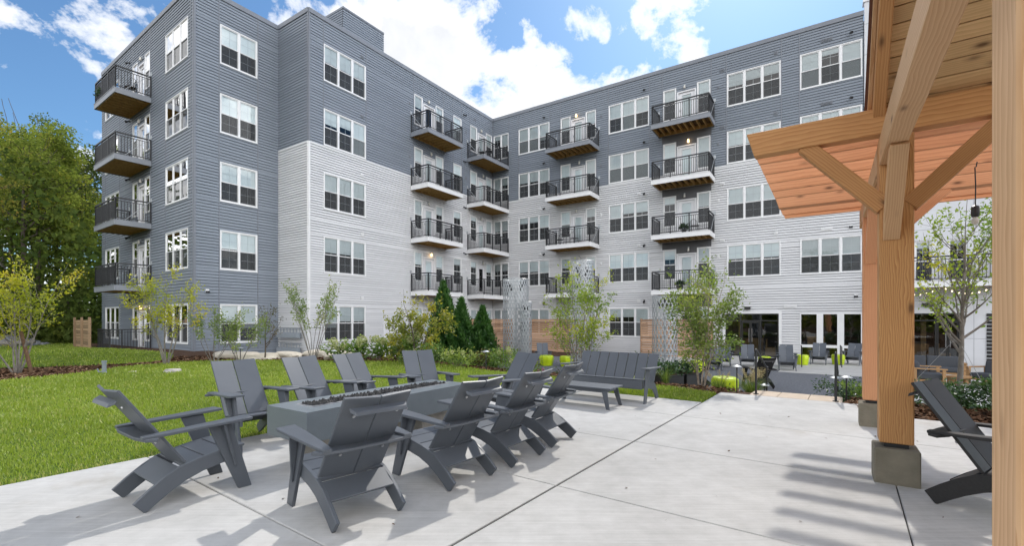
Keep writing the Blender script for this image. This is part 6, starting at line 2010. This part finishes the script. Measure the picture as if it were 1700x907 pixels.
# pile of logs and grey sheeting at the edge of the woods
for i, (x, y, L, a, lab) in enumerate([(-27.5, 24.8, 3.2, .3, 'long grey fallen log nearest the tan fence'), (-29.2, 24.6, 2.6, -.5, 'grey fallen log lying crosswise in the brush pile'), (-30.6, 25.3, 3.0, .8, 'grey fallen log at the far side of the brush pile')]):
    mb = MB(); mb.tube([(-L / 2, 0, .16), (-L * .2, .08, .22), (L * .2, -.05, .18), (L / 2, .04, .26)], [.13, .14, .12, .09], 8); o = mb.build('fallen_log', M['bark_grey'], None, smooth=True); o.location = (x, y, hz(x, y)); o.rotation_euler = (0, 0, a)
    tag(o, lab, 'log', 'fallen logs at the woods edge')
from mathutils import noise as mn
for i, (x, y, lab) in enumerate([(-28.4, 25.6, 'crumpled grey tarpaulin heap by the woods, close to the tan fence'), (-31.2, 24.6, 'crumpled grey tarpaulin heap by the woods, farther from the building')]):
    bm = bmesh.new(); bmesh.ops.create_grid(bm, x_segments=26, y_segments=18, size=1)
    for v in bm.verts:
        q = v.co.copy(); e = max(abs(q.x), abs(q.y)); v.co = Vector((q.x * 1.9, q.y * 1.1, .55 * (1 - e ** 2) + .16 * mn.noise(q * 3.1 + Vector((i * 9, 0, 0))) + .07 * mn.noise(q * 9)))
    me = bpy.data.meshes.new('tarpaulin'); bm.to_mesh(me); bm.free(); me.materials.append(M['tarp'])
    md = link(bpy.data.objects.new('tarpaulin', me)); md.location = (x, y, hz(x, y)); md.rotation_euler = (0, 0, .3 + i); tag(md, lab, 'tarpaulin', 'grey tarpaulins at the woods edge')
    s_ = md.modifiers.new('thick', 'SOLIDIFY'); s_.thickness = .015

# the wood behind the photographer: never in the frame, but mirrored in the window panes
n = 26000
X = rng.uniform(-30, 34, n); Y = -20 + rng.normal(0, 2.0, n) - .004 * X ** 2
Z = rng.uniform(0, 1, n) ** .8 * (7.5 + 2.5 * np.sin(X * .33) + 1.5 * np.sin(X * .9 + 1))
o = leaf_mesh('treeline', np.stack([X, Y, Z], 1), rng.normal(0, 1, (n, 3)), .6, M['leaf_woods'], None, droop=.2, aspect=.62, seed=19)
tag(o, 'leafy treeline behind the photographer, mirrored in the window panes', 'treeline', kind='stuff')

# ------------------------------------------------------------------ things on the balconies
def wpt(W, a, out, z):
    v = W.o + W.u * a + W.n * out; return (v.x, v.y, z)


def pot(W, a, out, z, label, r=.16, h=.3, fr=.3, seed=1, fern=True):
    t = thing('potted_plant', label, 'potted plant', wpt(W, a, out, z + .006), 0, 'plants on the balconies')
    mb = MB(); mb.lathe([(r * .7, 0), (r, h * .92), (r * 1.06, h), (r * .9, h)], 14); mb.build('pot', M['bronze'], t)
    rng = np.random.default_rng(seed); n = 500
    v = rng.normal(0, 1, (n, 3)); v /= np.linalg.norm(v, axis=1)[:, None]; v[:, 2] = np.abs(v[:, 2]) - .25
    leaf_mesh('foliage', v * fr * rng.uniform(.3, 1, (n, 1)) + np.array([0, 0, h + .1]), v, .11, M['leaf_hedge'], t, droop=.2, seed=seed)


def bistro(W, a, out, z, label, az):
    t = thing('bistro_chair', label, 'chair', wpt(W, a, out, z + .006), az, 'chairs on the balconies')
    mb = MB(); mb.box2((-.21, -.21, .42), (.21, .21, .45)); mb.build('seat', M['black_metal'], t, bevel=.01)
    mb = MB(); mb.tube([(.2 * math.cos(math.pi * k / 8), -.2, .45 + .42 * math.sin(math.pi * k / 8) ** .6) for k in range(9)], .013, 6)
    for x in (-.1, 0, .1): mb.tube([(x, -.2, .45), (x, -.2, .84)], .008, 5)
    mb.build('backrest', M['black_metal'], t)
    for sx in (-1, 1):
        for sy in (-1, 1):
            mb = MB(); mb.tube([(sx * .18, sy * .18, .42), (sx * .21, sy * .22, 0)], .012, 6); mb.build('leg', M['black_metal'], t)


def small_table(W, a, out, z, label):
    t = thing('bistro_table', label, 'table', wpt(W, a, out, z + .006), 0, 'small tables on the balconies')
    mb = MB(); mb.lathe([(.28, 0), (.28, .025)], 18, (0, 0, .68)); mb.build('tabletop', M['black_metal'], t)
    mb = MB(); mb.tube([(0, 0, .02), (0, 0, .68)], .022, 8); mb.lathe([(.2, 0), (.05, .03)], 14); mb.build('pedestal', M['black_metal'], t)


dz = [h - 2.5 for h in HEADS]
pot(WL, 7.75, 1.15, dz[4], 'big fern pot on the top balcony of the grey end face', .25, .32, .5, 61)
bistro(WL, 5.75, .7, dz[4], 'black wire chair on the top balcony of the grey end face', 1.2)
pot(WL, 7.9, 1.1, dz[3], 'small potted plant on the fourth-floor balcony of the grey end face', .15, .3, .25, 62)
for a, f, lab in ((-2.4, 4, 'black chair on the top corner balcony beside the inner corner, left one'), (-1.0, 4, 'black chair on the top corner balcony beside the inner corner, right one')):
    bistro(WA, a, .8, dz[f], lab, -2.0)
small_table(WA, -1.7, .9, dz[4], 'small round table on the top corner balcony')
bistro(WB, 6.1, .8, dz[2], 'black chair on the third-floor middle balcony, left of the table', 2.4)
bistro(WB, 7.2, .8, dz[2], 'black chair on the third-floor middle balcony, right of the table', 3.6)
small_table(WB, 6.65, .9, dz[2], 'small round table on the third-floor middle balcony')
bistro(WB, 14.7, .7, dz[2], 'black chair by the door of the third-floor right balcony', 3.0)
pot(WB, 14.2, 1.0, dz[2], 'potted plant before the door of the third-floor right balcony', .15, .25, .28, 63)
pot(WB, 13.95, .9, dz[1], 'planter before the door of the second-floor right balcony', .2, .25, .25, 64)

# string lights over the entrance of the white end
SL = thing('string_lights', 'string of small warm bulbs hung below the balcony of the white end', 'string lights', wpt(WB, 23.5, .7, 2.9))
o0 = Vector(SL.location)
pts = []
for k in range(41):
    f = k / 40; sag = .28 * abs(math.sin(f * math.pi * 2.5))
    pts.append(Vector(wpt(WB, 23.5 + 4.2 * f, .7 + .4 * f, 2.92 - sag)) - o0)
mb = MB(); mb.tube(pts, .008, 5); mb.build('cable', M['rope'], SL)
for k in range(1, 40, 2):
    mb = MB(Matrix.Translation(pts[k])); mb.lathe([(.014, 0), (.018, -.03)], 8); b = mb.build('bulb_socket', M['rope'], SL)
    mb = MB(Matrix.Translation(pts[k])); mb.lathe([(.014, -.03), (.03, -.06), (.026, -.085), (.008, -.1)], 8); mb.build('bulb', M['bulb_on'], b)
